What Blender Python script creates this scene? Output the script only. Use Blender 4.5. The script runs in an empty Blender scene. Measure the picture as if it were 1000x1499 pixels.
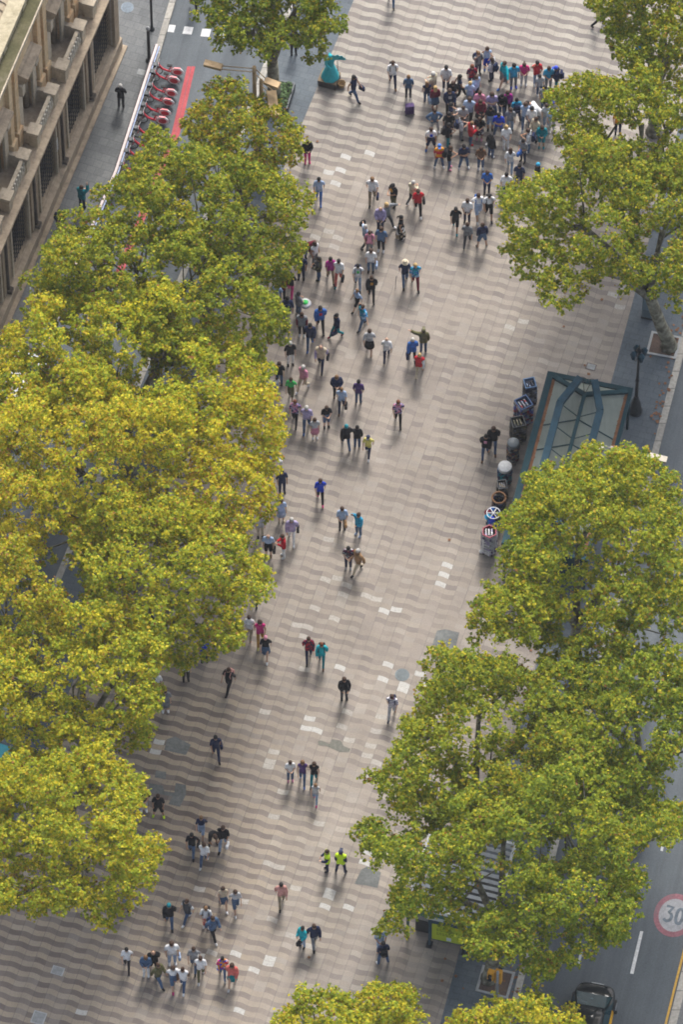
import bpy, bmesh, math, random
import numpy as np
from mathutils import Vector, Matrix
random.seed(7)
SC = bpy.context.scene
COL = SC.collection
R = math.radians

# ------------------------------------------------------------------ camera geometry
F = 11000.0                      # focal length in photo pixels (1000 x 1499)
DEP = R(58.0)                    # how far the camera looks down
DIST = F / 34.0
SD, CD = math.sin(DEP), math.cos(DEP)
CAM = Vector((0, -DIST * CD, DIST * SD))
FWD = Vector((0, CD, -SD)); UP = Vector((0, SD, CD)); RT = Vector((1, 0, 0))

def G(px, py, z=0.0):
    "point of the place at height z seen at a photo pixel"
    d = FWD * F + RT * (px - 500.0) + UP * (749.5 - py)
    t = (z - CAM.z) / d.z
    p = CAM + d * t
    return Vector((p.x, p.y, z))

def P(v):
    d = Vector(v) - CAM
    w = d.dot(FWD)
    return (500.0 + F * d.dot(RT) / w, 749.5 - F * d.dot(UP) / w)

# ------------------------------------------------------------------ scene objects
def link(name, me, parent=None, mat=None):
    o = bpy.data.objects.new(name, me)
    COL.objects.link(o)
    if parent is not None:
        o.parent = parent
    if mat is not None and me is not None:
        if len(me.materials) == 0:
            me.materials.append(mat)
    return o

def tag(o, label=None, cat=None, group=None, kind=None):
    if label: o["label"] = label
    if cat: o["category"] = cat
    if group: o["group"] = group
    if kind: o["kind"] = kind
    return o

def empty(name, loc, rz=0.0, label=None, cat=None, group=None):
    o = bpy.data.objects.new(name, None)
    COL.objects.link(o)
    o.empty_display_size = 0.3
    o.location = loc
    o.rotation_euler = (0, 0, rz)
    return tag(o, label, cat, group)

def copy_tree(o, parent=None):
    c = o.copy(); COL.objects.link(c)
    if parent is not None: c.parent = parent
    for ch in list(o.children):
        copy_tree(ch, c)
    return c

class MB:
    "collects boxes, tubes, lathes and sheets into one mesh"
    def __init__(s): s.v = []; s.f = []; s.smooth = []
    def add(s, vs, fs, smooth=False, M=None):
        n = len(s.v)
        for p in vs:
            p = Vector(p)
            if M is not None: p = M @ p
            s.v.append(p)
        for f in fs:
            s.f.append([i + n for i in f]); s.smooth.append(smooth)
    def box(s, lo, hi, M=None, taper=0.0):
        x0, y0, z0 = lo; x1, y1, z1 = hi
        t = taper
        vs = [(x0, y0, z0), (x1, y0, z0), (x1, y1, z0), (x0, y1, z0),
              (x0 + t, y0 + t, z1), (x1 - t, y0 + t, z1), (x1 - t, y1 - t, z1), (x0 + t, y1 - t, z1)]
        s.add(vs, [(3, 2, 1, 0), (4, 5, 6, 7), (0, 1, 5, 4), (1, 2, 6, 5), (2, 3, 7, 6), (3, 0, 4, 7)], False, M)
    def beam(s, a, b, w, h, M=None):
        "box of width w (horizontal) and height h from a to b"
        a = Vector(a); b = Vector(b); d = (b - a)
        side = Vector((-d.y, d.x, 0))
        if side.length < 1e-6: side = Vector((1, 0, 0))
        side = side.normalized() * w / 2
        up = d.cross(side)
        up = up.normalized() * h / 2
        if up.z < 0: up = -up
        vs = []
        for p in (a, b):
            vs += [p - side - up, p + side - up, p + side + up, p - side + up]
        s.add(vs, [(0, 1, 2, 3), (7, 6, 5, 4), (0, 4, 5, 1), (1, 5, 6, 2), (2, 6, 7, 3), (3, 7, 4, 0)], False, M)
    def tube(s, pts, rads, n=8, M=None, cap=True, smooth=True):
        pts = [Vector(p) for p in pts]
        if not isinstance(rads, (list, tuple)): rads = [rads] * len(pts)
        vs = []; fs = []
        prev = None
        for i, p in enumerate(pts):
            a = pts[max(i - 1, 0)]; b = pts[min(i + 1, len(pts) - 1)]
            d = (b - a).normalized()
            if prev is None:
                x = d.orthogonal().normalized()
            else:
                x = (prev - d * prev.dot(d))
                x = x.normalized() if x.length > 1e-6 else d.orthogonal().normalized()
            prev = x
            y = d.cross(x)
            for k in range(n):
                t = 2 * math.pi * k / n
                vs.append(p + (x * math.cos(t) + y * math.sin(t)) * rads[i])
        for i in range(len(pts) - 1):
            for k in range(n):
                k2 = (k + 1) % n
                fs.append((i * n + k, i * n + k2, (i + 1) * n + k2, (i + 1) * n + k))
        if cap:
            fs.append(tuple(range(n - 1, -1, -1)))
            fs.append(tuple(range((len(pts) - 1) * n, len(pts) * n)))
        s.add(vs, fs, smooth, M)
    def lathe(s, prof, n=12, M=None, smooth=True, cap=True, sx=1.0, sy=1.0):
        vs = []; fs = []
        for r, z in prof:
            for k in range(n):
                t = 2 * math.pi * k / n
                vs.append((r * math.cos(t) * sx, r * math.sin(t) * sy, z))
        for i in range(len(prof) - 1):
            for k in range(n):
                k2 = (k + 1) % n
                fs.append((i * n + k, i * n + k2, (i + 1) * n + k2, (i + 1) * n + k))
        if cap:
            fs.append(tuple(range(n - 1, -1, -1)))
            fs.append(tuple(range((len(prof) - 1) * n, len(prof) * n)))
        s.add(vs, fs, smooth, M)
    def prism(s, poly, z0, z1, M=None):
        n = len(poly)
        vs = [(p[0], p[1], z0) for p in poly] + [(p[0], p[1], z1) for p in poly]
        fs = [tuple(range(n - 1, -1, -1)), tuple(range(n, 2 * n))]
        for k in range(n):
            k2 = (k + 1) % n
            fs.append((k, k2, n + k2, n + k))
        s.add(vs, fs, False, M)
    def mesh(s, name, mat=None):
        me = bpy.data.meshes.new(name)
        me.from_pydata([tuple(v) for v in s.v], [], s.f)
        me.polygons.foreach_set("use_smooth", s.smooth)
        if mat is not None: me.materials.append(mat)
        bm = bmesh.new(); bm.from_mesh(me)
        bmesh.ops.recalc_face_normals(bm, faces=bm.faces)
        bm.to_mesh(me); bm.free()
        me.update()
        return me
    def build(s, name, mat, parent=None, bevel=0.0):
        o = link(name, s.mesh(name, mat), parent)
        if bevel > 0:
            m = o.modifiers.new("bevel", 'BEVEL'); m.width = bevel; m.segments = 2; m.limit_method = 'ANGLE'
        return o

def sheet(name, polys, z, mat, kind="structure", thick=0.0):
    "flat ground sheet of one or more polygons, given as world xy"
    mb = MB()
    for poly in polys:
        if thick:
            mb.prism(poly, z - thick, z)
        else:
            mb.add([(p[0], p[1], z) for p in poly], [tuple(range(len(poly)))])
    o = mb.build(name, mat)
    if kind: o["kind"] = kind
    return o

# ------------------------------------------------------------------ node helpers
class NT:
    def __init__(s, name):
        s.m = bpy.data.materials.new(name); s.m.use_nodes = True
        s.t = s.m.node_tree; s.n = s.t.nodes; s.l = s.t.links
        s.b = s.n["Principled BSDF"]
    def new(s, typ, **kw):
        n = s.n.new(typ)
        for k, v in kw.items(): setattr(n, k, v)
        return n
    def put(s, sock, v):
        if hasattr(v, "is_linked") or isinstance(v, bpy.types.NodeSocket): s.l.new(v, sock)
        elif isinstance(v, (tuple, list)):
            sock.default_value = tuple(v) + ((1.0,) if len(v) == 3 and sock.type == 'RGBA' else ())
        else: sock.default_value = v
    def math(s, op, a, b=None, c=None, clamp=False):
        n = s.new("ShaderNodeMath", operation=op); n.use_clamp = clamp
        s.put(n.inputs[0], a)
        if b is not None: s.put(n.inputs[1], b)
        if c is not None: s.put(n.inputs[2], c)
        return n.outputs[0]
    def mix(s, fac, a, b, blend='MIX'):
        n = s.new("ShaderNodeMix", data_type='RGBA', blend_type=blend)
        s.put(n.inputs[0], fac); s.put(n.inputs[6], a); s.put(n.inputs[7], b)
        return n.outputs[2]
    def ramp(s, fac, stops):
        n = s.new("ShaderNodeValToRGB")
        e = n.color_ramp.elements
        while len(e) > 1: e.remove(e[-1])
        e[0].position = stops[0][0]; e[0].color = tuple(stops[0][1]) + (1,)
        for p, c in stops[1:]:
            k = e.new(p); k.color = tuple(c) + (1,)
        s.put(n.inputs[0], fac)
        return n.outputs[0]
    def noise(s, scale, vec=None, detail=4.0, rough=0.55):
        n = s.new("ShaderNodeTexNoise")
        n.inputs["Scale"].default_value = scale; n.inputs["Detail"].default_value = detail
        n.inputs["Roughness"].default_value = rough
        s.put(n.inputs["Vector"], vec if vec is not None else s.coord())
        return n.outputs[0]
    def coord(s, which="Object"):
        return s.new("ShaderNodeTexCoord").outputs[which]
    def sep(s, v):
        n = s.new("ShaderNodeSeparateXYZ"); s.put(n.inputs[0], v); return n.outputs
    def comb(s, x, y, z=0.0):
        n = s.new("ShaderNodeCombineXYZ")
        for i, q in enumerate((x, y, z)): s.put(n.inputs[i], q)
        return n.outputs[0]
    def white(s, vec):
        n = s.new("ShaderNodeTexWhiteNoise", noise_dimensions='3D'); s.put(n.inputs["Vector"], vec)
        return n.outputs["Value"]
    def attr(s, name, out="Fac"):
        n = s.new("ShaderNodeAttribute", attribute_name=name); return n.outputs[out]
    def bump(s, h, strength=0.3, dist=0.02):
        n = s.new("ShaderNodeBump"); n.inputs["Strength"].default_value = strength
        n.inputs["Distance"].default_value = dist
        s.put(n.inputs["Height"], h); s.l.new(n.outputs[0], s.b.inputs["Normal"])
    def done(s, col, rough=0.8, metal=0.0, spec=0.3):
        s.put(s.b.inputs["Base Color"], col); s.put(s.b.inputs["Roughness"], rough)
        s.b.inputs["Metallic"].default_value = metal
        s.b.inputs["Specular IOR Level"].default_value = spec
        return s.m

_mats = {}
def plain(name, col, rough=0.6, metal=0.0, var=0.12, scale=6.0, spec=0.3, coat=0.0):
    key = (name, tuple(col), rough)
    if key in _mats: return _mats[key]
    t = NT(name)
    n = t.noise(scale)
    lo = tuple(c * (1 - var) for c in col); hi = tuple(min(1, c * (1 + var)) for c in col)
    c = t.ramp(n, [(0.3, lo), (0.7, hi)])
    m = t.done(c, rough, metal, spec)
    t.b.inputs["Coat Weight"].default_value = coat
    _mats[key] = m
    return m

def speckled(name, c0, c1, c2=None, s1=0.35, s2=9.0, rough=0.85, bump=0.15, spec=0.2):
    t = NT(name)
    big = t.noise(s1, detail=5.0); fine = t.noise(s2, detail=6.0, rough=0.7)
    c = t.ramp(big, [(0.32, c0), (0.68, c1)])
    k = t.ramp(fine, [(0.3, (0.72, 0.72, 0.72)), (0.7, (1.2, 1.2, 1.2))])
    c = t.mix(1.0, c, k, 'MULTIPLY')
    if c2 is not None:
        st = t.noise(0.9, detail=8.0, rough=0.75)
        f = t.ramp(st, [(0.52, (0, 0, 0)), (0.72, (1, 1, 1))])
        c = t.mix(f, c, c2)
    t.bump(fine, bump, 0.02)
    return t.done(c, rough, 0.0, spec)
# ------------------------------------------------------------------ ground materials
TA = R(17.4)                                    # direction the paving columns run, from +Y to +X
TV = Vector((math.sin(TA), math.cos(TA), 0))    # along the columns
UV_ = Vector((math.cos(TA), -math.sin(TA), 0))  # across the columns
CW, BH, AMP = 0.478, 0.250, 0.033               # column width, band height, wave height
_anchor = G(498, 977)                           # centre of one known pale tile
U0 = _anchor.dot(UV_) - CW / 2
def _wave(u): return AMP * math.sin(math.pi * u / CW + 0.6)
V0 = _anchor.dot(TV) - BH / 2 - _wave(CW / 2)

def wave_paving():
    t = NT("wave_paving")
    pos = t.sep(t.coord())
    u = t.math('SUBTRACT', t.math('ADD', t.math('MULTIPLY', pos[0], UV_.x), t.math('MULTIPLY', pos[1], UV_.y)), U0)
    v = t.math('SUBTRACT', t.math('ADD', t.math('MULTIPLY', pos[0], TV.x), t.math('MULTIPLY', pos[1], TV.y)), V0)
    wav = t.math('MULTIPLY', t.math('SINE', t.math('ADD', t.math('MULTIPLY', u, math.pi / CW), 0.6)), AMP)
    v = t.math('SUBTRACT', v, wav)
    uc = t.math('DIVIDE', u, CW); vc = t.math('DIVIDE', v, BH)
    ui = t.math('FLOOR', uc); vi = t.math('FLOOR', vc)
    par = t.math('FLOORED_MODULO', vi, 2.0)
    con = t.attr("contrast"); warm = t.attr("warm")
    tile = t.white(t.comb(ui, vi, 0.0)); tile2 = t.white(t.comb(ui, vi, 7.0))
    colr = t.white(t.comb(ui, t.math('FLOOR', t.math('DIVIDE', vi, 9.0)), 3.0))
    # light and dark stone of the three zones (pale top, mixed middle, tan lower left)
    lightc = t.mix(warm, (0.352, 0.340, 0.300), (0.325, 0.272, 0.198))
    darkc = t.mix(warm, (0.182, 0.168, 0.160), (0.126, 0.100, 0.088))
    blot = t.noise(0.55, detail=3.0)
    mid = t.mix(tile2, (0.268, 0.236, 0.205), (0.292, 0.260, 0.228))
    mid = t.mix(t.math('MULTIPLY', t.math('GREATER_THAN', tile, 0.86), 0.5), mid, (0.215, 0.192, 0.185))
    mid = t.mix(t.math('MULTIPLY', t.math('LESS_THAN', tile, 0.10), 0.4), mid, (0.345, 0.325, 0.29))
    two = t.mix(par, lightc, darkc)
    # per tile wear breaks the stripes up
    c2 = t.math('ADD', con, t.math('MULTIPLY', t.math('SUBTRACT', tile, 0.5), 0.30))
    c2 = t.math('ADD', c2, t.math('MULTIPLY', t.math('SUBTRACT', colr, 0.5), 0.22))
    c2 = t.math('ADD', c2, t.math('MULTIPLY', t.math('SUBTRACT', blot, 0.5), 0.45), clamp=True)
    col = t.mix(c2, mid, two)
    pale = t.math('MULTIPLY', t.math('GREATER_THAN', tile2, 0.93), t.math('GREATER_THAN', colr, 0.62))
    col = t.mix(t.math('MULTIPLY', pale, 0.22), col, (0.40, 0.38, 0.335))
    # fine grooves that follow the wave, joints between tiles
    fr = t.math('FRACT', t.math('MULTIPLY', vc, 5.0))
    groove = t.math('LESS_THAN', fr, 0.30)
    col = t.mix(t.math('MULTIPLY', groove, 0.30), col, (0.10, 0.09, 0.09))
    fu = t.math('FRACT', uc)
    jline = t.math('LESS_THAN', t.math('MINIMUM', fu, t.math('SUBTRACT', 1.0, fu)), 0.030)
    jstr = t.math('MULTIPLY_ADD', t.white(t.comb(ui, t.math('FLOOR', t.math('DIVIDE', vi, 6.0)), 5.0)), 0.55, 0.06)
    near = t.math('MULTIPLY', jline, jstr)
    col = t.mix(near, col, (0.085, 0.08, 0.08))
    # dirt and drips
    grime = t.noise(0.22, detail=6.0, rough=0.65)
    k = t.ramp(grime, [(0.3, (0.80, 0.79, 0.79)), (0.62, (1.06, 1.05, 1.04))])
    col = t.mix(1.0, col, k, 'MULTIPLY')
    lanes = t.noise(1.0, t.comb(t.math('MULTIPLY', u, 0.55), t.math('MULTIPLY', v, 0.045), 0.0), 5.0, 0.6)
    col = t.mix(1.0, col, t.ramp(lanes, [(0.32, (0.86, 0.85, 0.84)), (0.66, (1.07, 1.065, 1.06))]), 'MULTIPLY')
    spill = t.noise(0.75, detail=7.0, rough=0.7)
    col = t.mix(t.ramp(spill, [(0.60, (0, 0, 0)), (0.74, (0.42, 0.42, 0.42))]), col, (0.155, 0.138, 0.125))
    dots = t.noise(5.5, detail=2.0)
    col = t.mix(t.ramp(dots, [(0.70, (0, 0, 0)), (0.76, (0.5, 0.5, 0.5))]), col, (0.11, 0.10, 0.10))
    fine = t.noise(16.0, detail=3.0)
    col = t.mix(1.0, col, t.ramp(fine, [(0.3, (0.90, 0.90, 0.90)), (0.7, (1.08, 1.08, 1.08))]), 'MULTIPLY')
    h = t.math('ADD', t.math('MULTIPLY', groove, -1.0), t.math('MULTIPLY', near, -1.0))
    t.bump(h, 0.35, 0.01)
    return t.done(col, 0.72, 0.0, 0.3)

def slab_paving(name, c0, c1, sx, sy, ang, joint=0.6):
    "stone slabs in courses"
    t = NT(name)
    pos = t.sep(t.coord())
    ca, sa = math.cos(ang), math.sin(ang)
    u = t.math('ADD', t.math('MULTIPLY', pos[0], ca), t.math('MULTIPLY', pos[1], -sa))
    v = t.math('ADD', t.math('MULTIPLY', pos[0], sa), t.math('MULTIPLY', pos[1], ca))
    vi = t.math('FLOOR', t.math('DIVIDE', v, sy))
    sh = t.math('MULTIPLY', t.math('FLOORED_MODULO', vi, 2.0), sx * 0.5)
    uu = t.math('DIVIDE', t.math('ADD', u, sh), sx)
    ui = t.math('FLOOR', uu)
    r = t.white(t.comb(ui, vi, 1.0))
    col = t.mix(r, c0, c1)
    fu = t.math('FRACT', uu); fv = t.math('FRACT', t.math('DIVIDE', v, sy))
    j = t.math('MAXIMUM', t.math('LESS_THAN', fu, 0.05), t.math('LESS_THAN', fv, 0.07))
    col = t.mix(t.math('MULTIPLY', j, joint), col, tuple(c * 0.45 for c in c0))
    big = t.noise(0.3, detail=6.0, rough=0.65)
    col = t.mix(1.0, col, t.ramp(big, [(0.3, (0.75, 0.76, 0.78)), (0.68, (1.16, 1.15, 1.13))]), 'MULTIPLY')
    fine = t.noise(11.0)
    col = t.mix(1.0, col, t.ramp(fine, [(0.3, (0.85, 0.85, 0.85)), (0.7, (1.15, 1.15, 1.15))]), 'MULTIPLY')
    t.bump(j, 0.2, 0.01)
    return t.done(col, 0.72, 0.0, 0.3)

def kerb_stone():
    t = NT("kerb_stone")
    pos = t.sep(t.coord())
    v = t.math('DIVIDE', pos[1], 0.9)
    r = t.white(t.comb(t.math('FLOOR', v), 0.0, 0.0))
    col = t.mix(r, (0.27, 0.26, 0.235), (0.37, 0.355, 0.315))
    j = t.math('LESS_THAN', t.math('FRACT', v), 0.05)
    col = t.mix(t.math('MULTIPLY', j, 0.7), col, (0.1, 0.1, 0.095))
    n = t.noise(7.0, detail=6.0)
    col = t.mix(1.0, col, t.ramp(n, [(0.3, (0.75, 0.75, 0.75)), (0.7, (1.15, 1.15, 1.15))]), 'MULTIPLY')
    return t.done(col, 0.8)

M_WAVE = wave_paving()
M_SLATE = slab_paving("slate_paving", (0.075, 0.094, 0.112), (0.095, 0.114, 0.131), 0.6, 0.3, TA, 0.45)
M_PAVE = slab_paving("pavement_slabs", (0.104, 0.112, 0.116), (0.134, 0.142, 0.145), 0.4, 0.4, R(20), 0.5)
def asphalt():
    t = NT("asphalt")
    pos = t.sep(t.coord()); ra = R(13.5)
    u = t.math('ADD', t.math('MULTIPLY', pos[0], math.cos(ra)), t.math('MULTIPLY', pos[1], -math.sin(ra)))
    v = t.math('ADD', t.math('MULTIPLY', pos[0], math.sin(ra)), t.math('MULTIPLY', pos[1], math.cos(ra)))
    big = t.noise(0.3, detail=6.0, rough=0.65)
    c = t.ramp(big, [(0.3, (0.068, 0.083, 0.096)), (0.7, (0.096, 0.111, 0.123))])
    lane = t.noise(1.0, t.comb(t.math('MULTIPLY', u, 1.3), t.math('MULTIPLY', v, 0.06), 0.0), 6.0, 0.65)
    c = t.mix(1.0, c, t.ramp(lane, [(0.34, (0.72, 0.73, 0.74)), (0.62, (1.12, 1.12, 1.11))]), 'MULTIPLY')
    oil = t.noise(1.0, t.comb(t.math('MULTIPLY', u, 1.1), t.math('MULTIPLY', v, 0.35), 3.0), 8.0, 0.8)
    c = t.mix(t.ramp(oil, [(0.60, (0, 0, 0)), (0.72, (0.75, 0.75, 0.75))]), c, (0.055, 0.060, 0.065))
    fine = t.noise(15.0, detail=5.0, rough=0.75)
    c = t.mix(1.0, c, t.ramp(fine, [(0.3, (0.78, 0.78, 0.78)), (0.7, (1.2, 1.2, 1.2))]), 'MULTIPLY')
    t.bump(fine, 0.2, 0.02)
    return t.done(c, 0.72, 0, 0.35)
M_ASPH = asphalt()
M_KERB = kerb_stone()
M_PAINT = speckled("road_paint", (0.50, 0.51, 0.51), (0.60, 0.61, 0.60), (0.34, 0.35, 0.355), 0.8, 10.0, 0.6, 0.05)
M_REDPAINT = speckled("red_paint", (0.34, 0.050, 0.060), (0.42, 0.075, 0.085), (0.28, 0.06, 0.065), 0.8, 10.0, 0.65, 0.05)
M_PATCH = speckled("asphalt_patch", (0.105, 0.112, 0.110), (0.150, 0.158, 0.155), (0.20, 0.21, 0.205), 0.9, 9.0, 0.8, 0.1)
M_PATCH2 = speckled("olive_patch", (0.125, 0.125, 0.108), (0.155, 0.155, 0.135), None, 0.9, 9.0, 0.8, 0.1)

# ------------------------------------------------------------------ lines of the plan (photo pixels on the ground)
def lerp_line(pts):
    def f(y):
        for (x0, y0), (x1, y1) in zip(pts, pts[1:]):
            if y <= y1 or (x1, y1) == pts[-1]:
                return x0 + (x1 - x0) * (y - y0) / (y1 - y0)
    return f
E1 = lerp_line([(686, -400), (518, 0), (442, 181), (66, 1097), (-360, 2100)])      # promenade, left edge
E2 = lerp_line([(1148, -400), (1043, 0), (938, 400), (671, 1400), (485, 2100)])    # promenade, right edge
K1 = lerp_line([(592, -400), (424, 0), (394, 74), (354, 181), (-22, 1097), (-448, 2100)])
K2 = lerp_line([(350, -400), (255, 0), (232, 78), (222, 108), (172, 262), (103, 422), (-620, 2100)])
K3 = lerp_line([(1237, -400), (955, 696), (767, 1432), (594, 2100)])
K4 = lerp_line([(1460, -400), (1000, 1415), (830, 2100)])
YS = [-400, -250, -120, -40, 0, 40, 78, 108, 140, 181, 262, 340, 422, 560, 700, 850, 1000, 1097, 1250, 1432, 1600, 1800, 2100]
def band(fa, fb, ya=-400, yb=2100, da=0, db=0):
    ys = [y for y in YS if ya < y < yb]; ys = [ya] + ys + [yb]
    a = [G(fa(y) + da, y) for y in ys]; b = [G(fb(y) + db, y) for y in ys]
    return a, b
def strip(name, fa, fb, z, mat, da=0, db=0, ya=-400, yb=2100, thick=0.0, kind="structure"):
    a, b = band(fa, fb, ya, yb, da, db)
    mb = MB(); n = len(a)
    if thick:
        vs = [(p.x, p.y, z) for p in a] + [(p.x, p.y, z) for p in b] + [(p.x, p.y, z - thick) for p in a] + [(p.x, p.y, z - thick) for p in b]
        fs = []
        for i in range(n - 1):
            fs += [(i, i + 1, n + i + 1, n + i), (i, 2 * n + i, 2 * n + i + 1, i + 1), (n + i, n + i + 1, 3 * n + i + 1, 3 * n + i)]
        mb.add(vs, fs)
    else:
        vs = [(p.x, p.y, z) for p in a] + [(p.x, p.y, z) for p in b]
        mb.add(vs, [(i, i + 1, n + i + 1, n + i) for i in range(n - 1)])
    o = mb.build(name, mat)
    o["kind"] = kind
    return o

# the walking level is z = 0; the carriageways lie a kerb's height lower on the base ground
big = 600
sheet("ground", [[(-big, -big), (big, -big), (big, big), (-big, big)]], -0.20, M_ASPH)
strip("left_road", K2, K1, -0.12, M_ASPH)
strip("right_road", K3, K4, -0.12, M_ASPH)

# promenade as a grid so that wear can vary over it
CP = [(600,60,1.0),(800,60,1),(520,200,.95),(700,200,1.0),(620,240,.5),(560,300,.12),(650,300,.15),(720,330,.55),(800,380,.5),
(470,330,.6),(450,430,.3),(520,420,.06),(640,420,.12),(720,440,.4),(850,440,.5),(900,500,.2),(800,520,.22),(560,520,.05),(440,640,.4),
(500,600,.08),(600,600,.05),(680,620,.48),(720,580,.4),(640,720,.45),(590,780,.2),(680,780,.45),(560,680,.08),(420,720,.5),(450,790,.4),
(400,860,.25),(470,850,.42),(540,830,.42),(600,860,.12),(660,900,.1),(560,920,.12),(480,930,.4),(400,960,.45),(320,960,.5),(300,1040,.9),
(230,1060,1),(400,1040,.5),(500,1040,.25),(560,1080,.4),(470,1100,.18),(300,1130,1),(400,1150,.55),(250,1230,1),(340,1260,.82),
(440,1230,.45),(520,1180,.32),(500,1300,.32),(400,1350,.32),(460,1420,.28),(300,1340,.75),(200,1340,.85),(100,1400,.8),(50,1470,.85),
(250,1470,.45),(350,1470,.28),(580,1440,.3),(620,1430,.45),(600,1320,.35),(540,1400,.28)]
CPA = np.array(CP)
def wear(px, py):
    d2 = (CPA[:, 0] - px) ** 2 + (CPA[:, 1] - py) ** 2 + 400.0
    w = d2 ** -1.6
    v = float((w * CPA[:, 2]).sum() / w.sum())
    return 0.09 + 0.76 * v
def sstep(a, b, x):
    t = min(1, max(0, (x - a) / (b - a))); return t * t * (3 - 2 * t)
def promenade():
    rows = list(range(-400, 2101, 20)); nc = 48
    vs = []; cc = []; ww = []
    for y in rows:
        a, b = E1(y), E2(y)
        for k in range(nc + 1):
            x = a + (b - a) * k / nc
            p = G(x, y, 0.0); vs.append(tuple(p))
            cc.append(wear(x, y))
            ww.append(0.15 + 0.35 * sstep(150, 350, y) + 0.5 * sstep(850, 1100, y) * (1 - sstep(330, 520, x + (y - 1100) * 0.05)))
    fs = []
    for j in range(len(rows) - 1):
        for k in range(nc):
            a = j * (nc + 1) + k
            fs.append((a, a + nc + 1, a + nc + 2, a + 1))
    me = bpy.data.meshes.new("promenade"); me.from_pydata(vs, [], fs)
    at = me.attributes.new("contrast", 'FLOAT', 'POINT'); at.data.foreach_set("value", cc)
    at = me.attributes.new("warm", 'FLOAT', 'POINT'); at.data.foreach_set("value", ww)
    me.materials.append(M_WAVE)
    bm = bmesh.new(); bm.from_mesh(me); bmesh.ops.recalc_face_normals(bm, faces=bm.faces)
    if bm.faces[0].normal.z < 0: bmesh.ops.reverse_faces(bm, faces=bm.faces)
    bm.to_mesh(me); bm.free()
    o = link("promenade", me); o["kind"] = "structure"
promenade()
strip("slate_pavement", K1, E1, -0.004, M_SLATE, da=9, db=3, thick=0.2)
strip("slate_pavement", E2, K3, -0.004, M_SLATE, da=-3, db=-9, thick=0.2)
strip("kerb", K1, K1, 0.012, M_KERB, da=-1, db=9, thick=0.2)
strip("kerb", K3, K3, 0.012, M_KERB, da=-9, db=1, thick=0.2)
strip("kerb", K2, K2, 0.012, M_KERB, da=-7, db=2, thick=0.2)
strip("kerb", K4, K4, 0.012, M_KERB, da=0, db=12, thick=0.2)
strip("left_pavement", lambda y: K2(y) - 420, K2, -0.002, M_PAVE, da=0, db=-7, thick=0.2)
strip("right_pavement", K4, lambda y: K4(y) + 300, -0.002, M_PAVE, da=12, db=0, thick=0.2)

# pale replacement tiles, cut to the wave of the paving
def tile_poly(ui, vi, nu=1, nv=1, e=0.012):
    out = []
    st = 6 * nu
    for k in range(st + 1):
        u = (ui + e) * CW + (nu * CW - 2 * e * CW) * k / st
        out.append((u, vi * BH + e * CW + _wave(u)))
    for k in range(st, -1, -1):
        u = (ui + e) * CW + (nu * CW - 2 * e * CW) * k / st
        out.append((u, (vi + nv) * BH - e * CW + _wave(u)))
    res = []
    for u, v in out:
        q = UV_ * (u + U0) + TV * (v + V0)
        res.append((q.x, q.y))
    return res
def tile_at(px, py):
    q = G(px, py)
    u = q.dot(UV_) - U0
    v = q.dot(TV) - V0 - _wave(u)
    return math.floor(u / CW), math.floor(v / BH)
M_PALE = speckled("pale_tile", (0.385, 0.38, 0.36), (0.45, 0.445, 0.42), (0.31, 0.30, 0.285), 1.2, 12.0, 0.75, 0.05)
M_PALE2 = speckled("cream_tile", (0.320, 0.30, 0.27), (0.365, 0.345, 0.31), (0.27, 0.25, 0.23), 1.2, 12.0, 0.75, 0.05)
white_px = [(498,977),(571,977),(567,994),(584,1003),(453,1051),(446,1066),(462,1072),(592,1010),(566,892),(581,895),(659,832),(656,843),(650,858),(650,861),
(487,1307),(480,1325),(515,1330),(485,1313),(388,1405),(380,1420),(386,1412),(348,1475),(230,1083),(224,1098),(168,1118),(183,1123),(117,1484),(504,228),(498,245),(490,268),
(475,252),(541,222),(630,1003),(537,1245),(540,1262),(619,988),(352,1401),(300,1397)]
cream_px = [(466,890),(450,920),(489,905),(505,870),(487,843),(478,848),(540,871),(515,857),(503,845),(553,876),(511,1046),(503,1065),(511,1082),(552,1072),(547,1090),(540,1108),(557,1115),
(438,918),(444,928),(560,1050),(444,977),(397,1103),(395,1118),(416,1157),(395,1198),(472,1210),(385,1265),(545,1140),(440,1300),(404,1345),(420,1365),(452,1385),(545,1365),(385,1120),(383,1045),(400,1270),
(520,760),(480,790),(462,345),(478,338),(495,345),(488,362),(900,432),(912,420),(906,448),(760,470),(745,480),(590,1310),(600,1290),(575,1340),(190,1320),(290,1300),(360,1320),(318,1395)]
mb = MB(); seen = set()
for px, py in white_px:
    k = tile_at(px, py)
    if k in seen: continue
    seen.add(k); mb.add([(x, y, 0.004) for x, y in tile_poly(*k)], [tuple(range(14))])
o = mb.build("pale_paving_tiles", M_PALE); o["kind"] = "structure"
mb = MB()
for px, py in cream_px:
    k = tile_at(px, py)
    if k in seen: continue
    seen.add(k); mb.add([(x, y, 0.004) for x, y in tile_poly(*k)], [tuple(range(14))])
o = mb.build("cream_paving_tiles", M_PALE2); o["kind"] = "structure"

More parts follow.
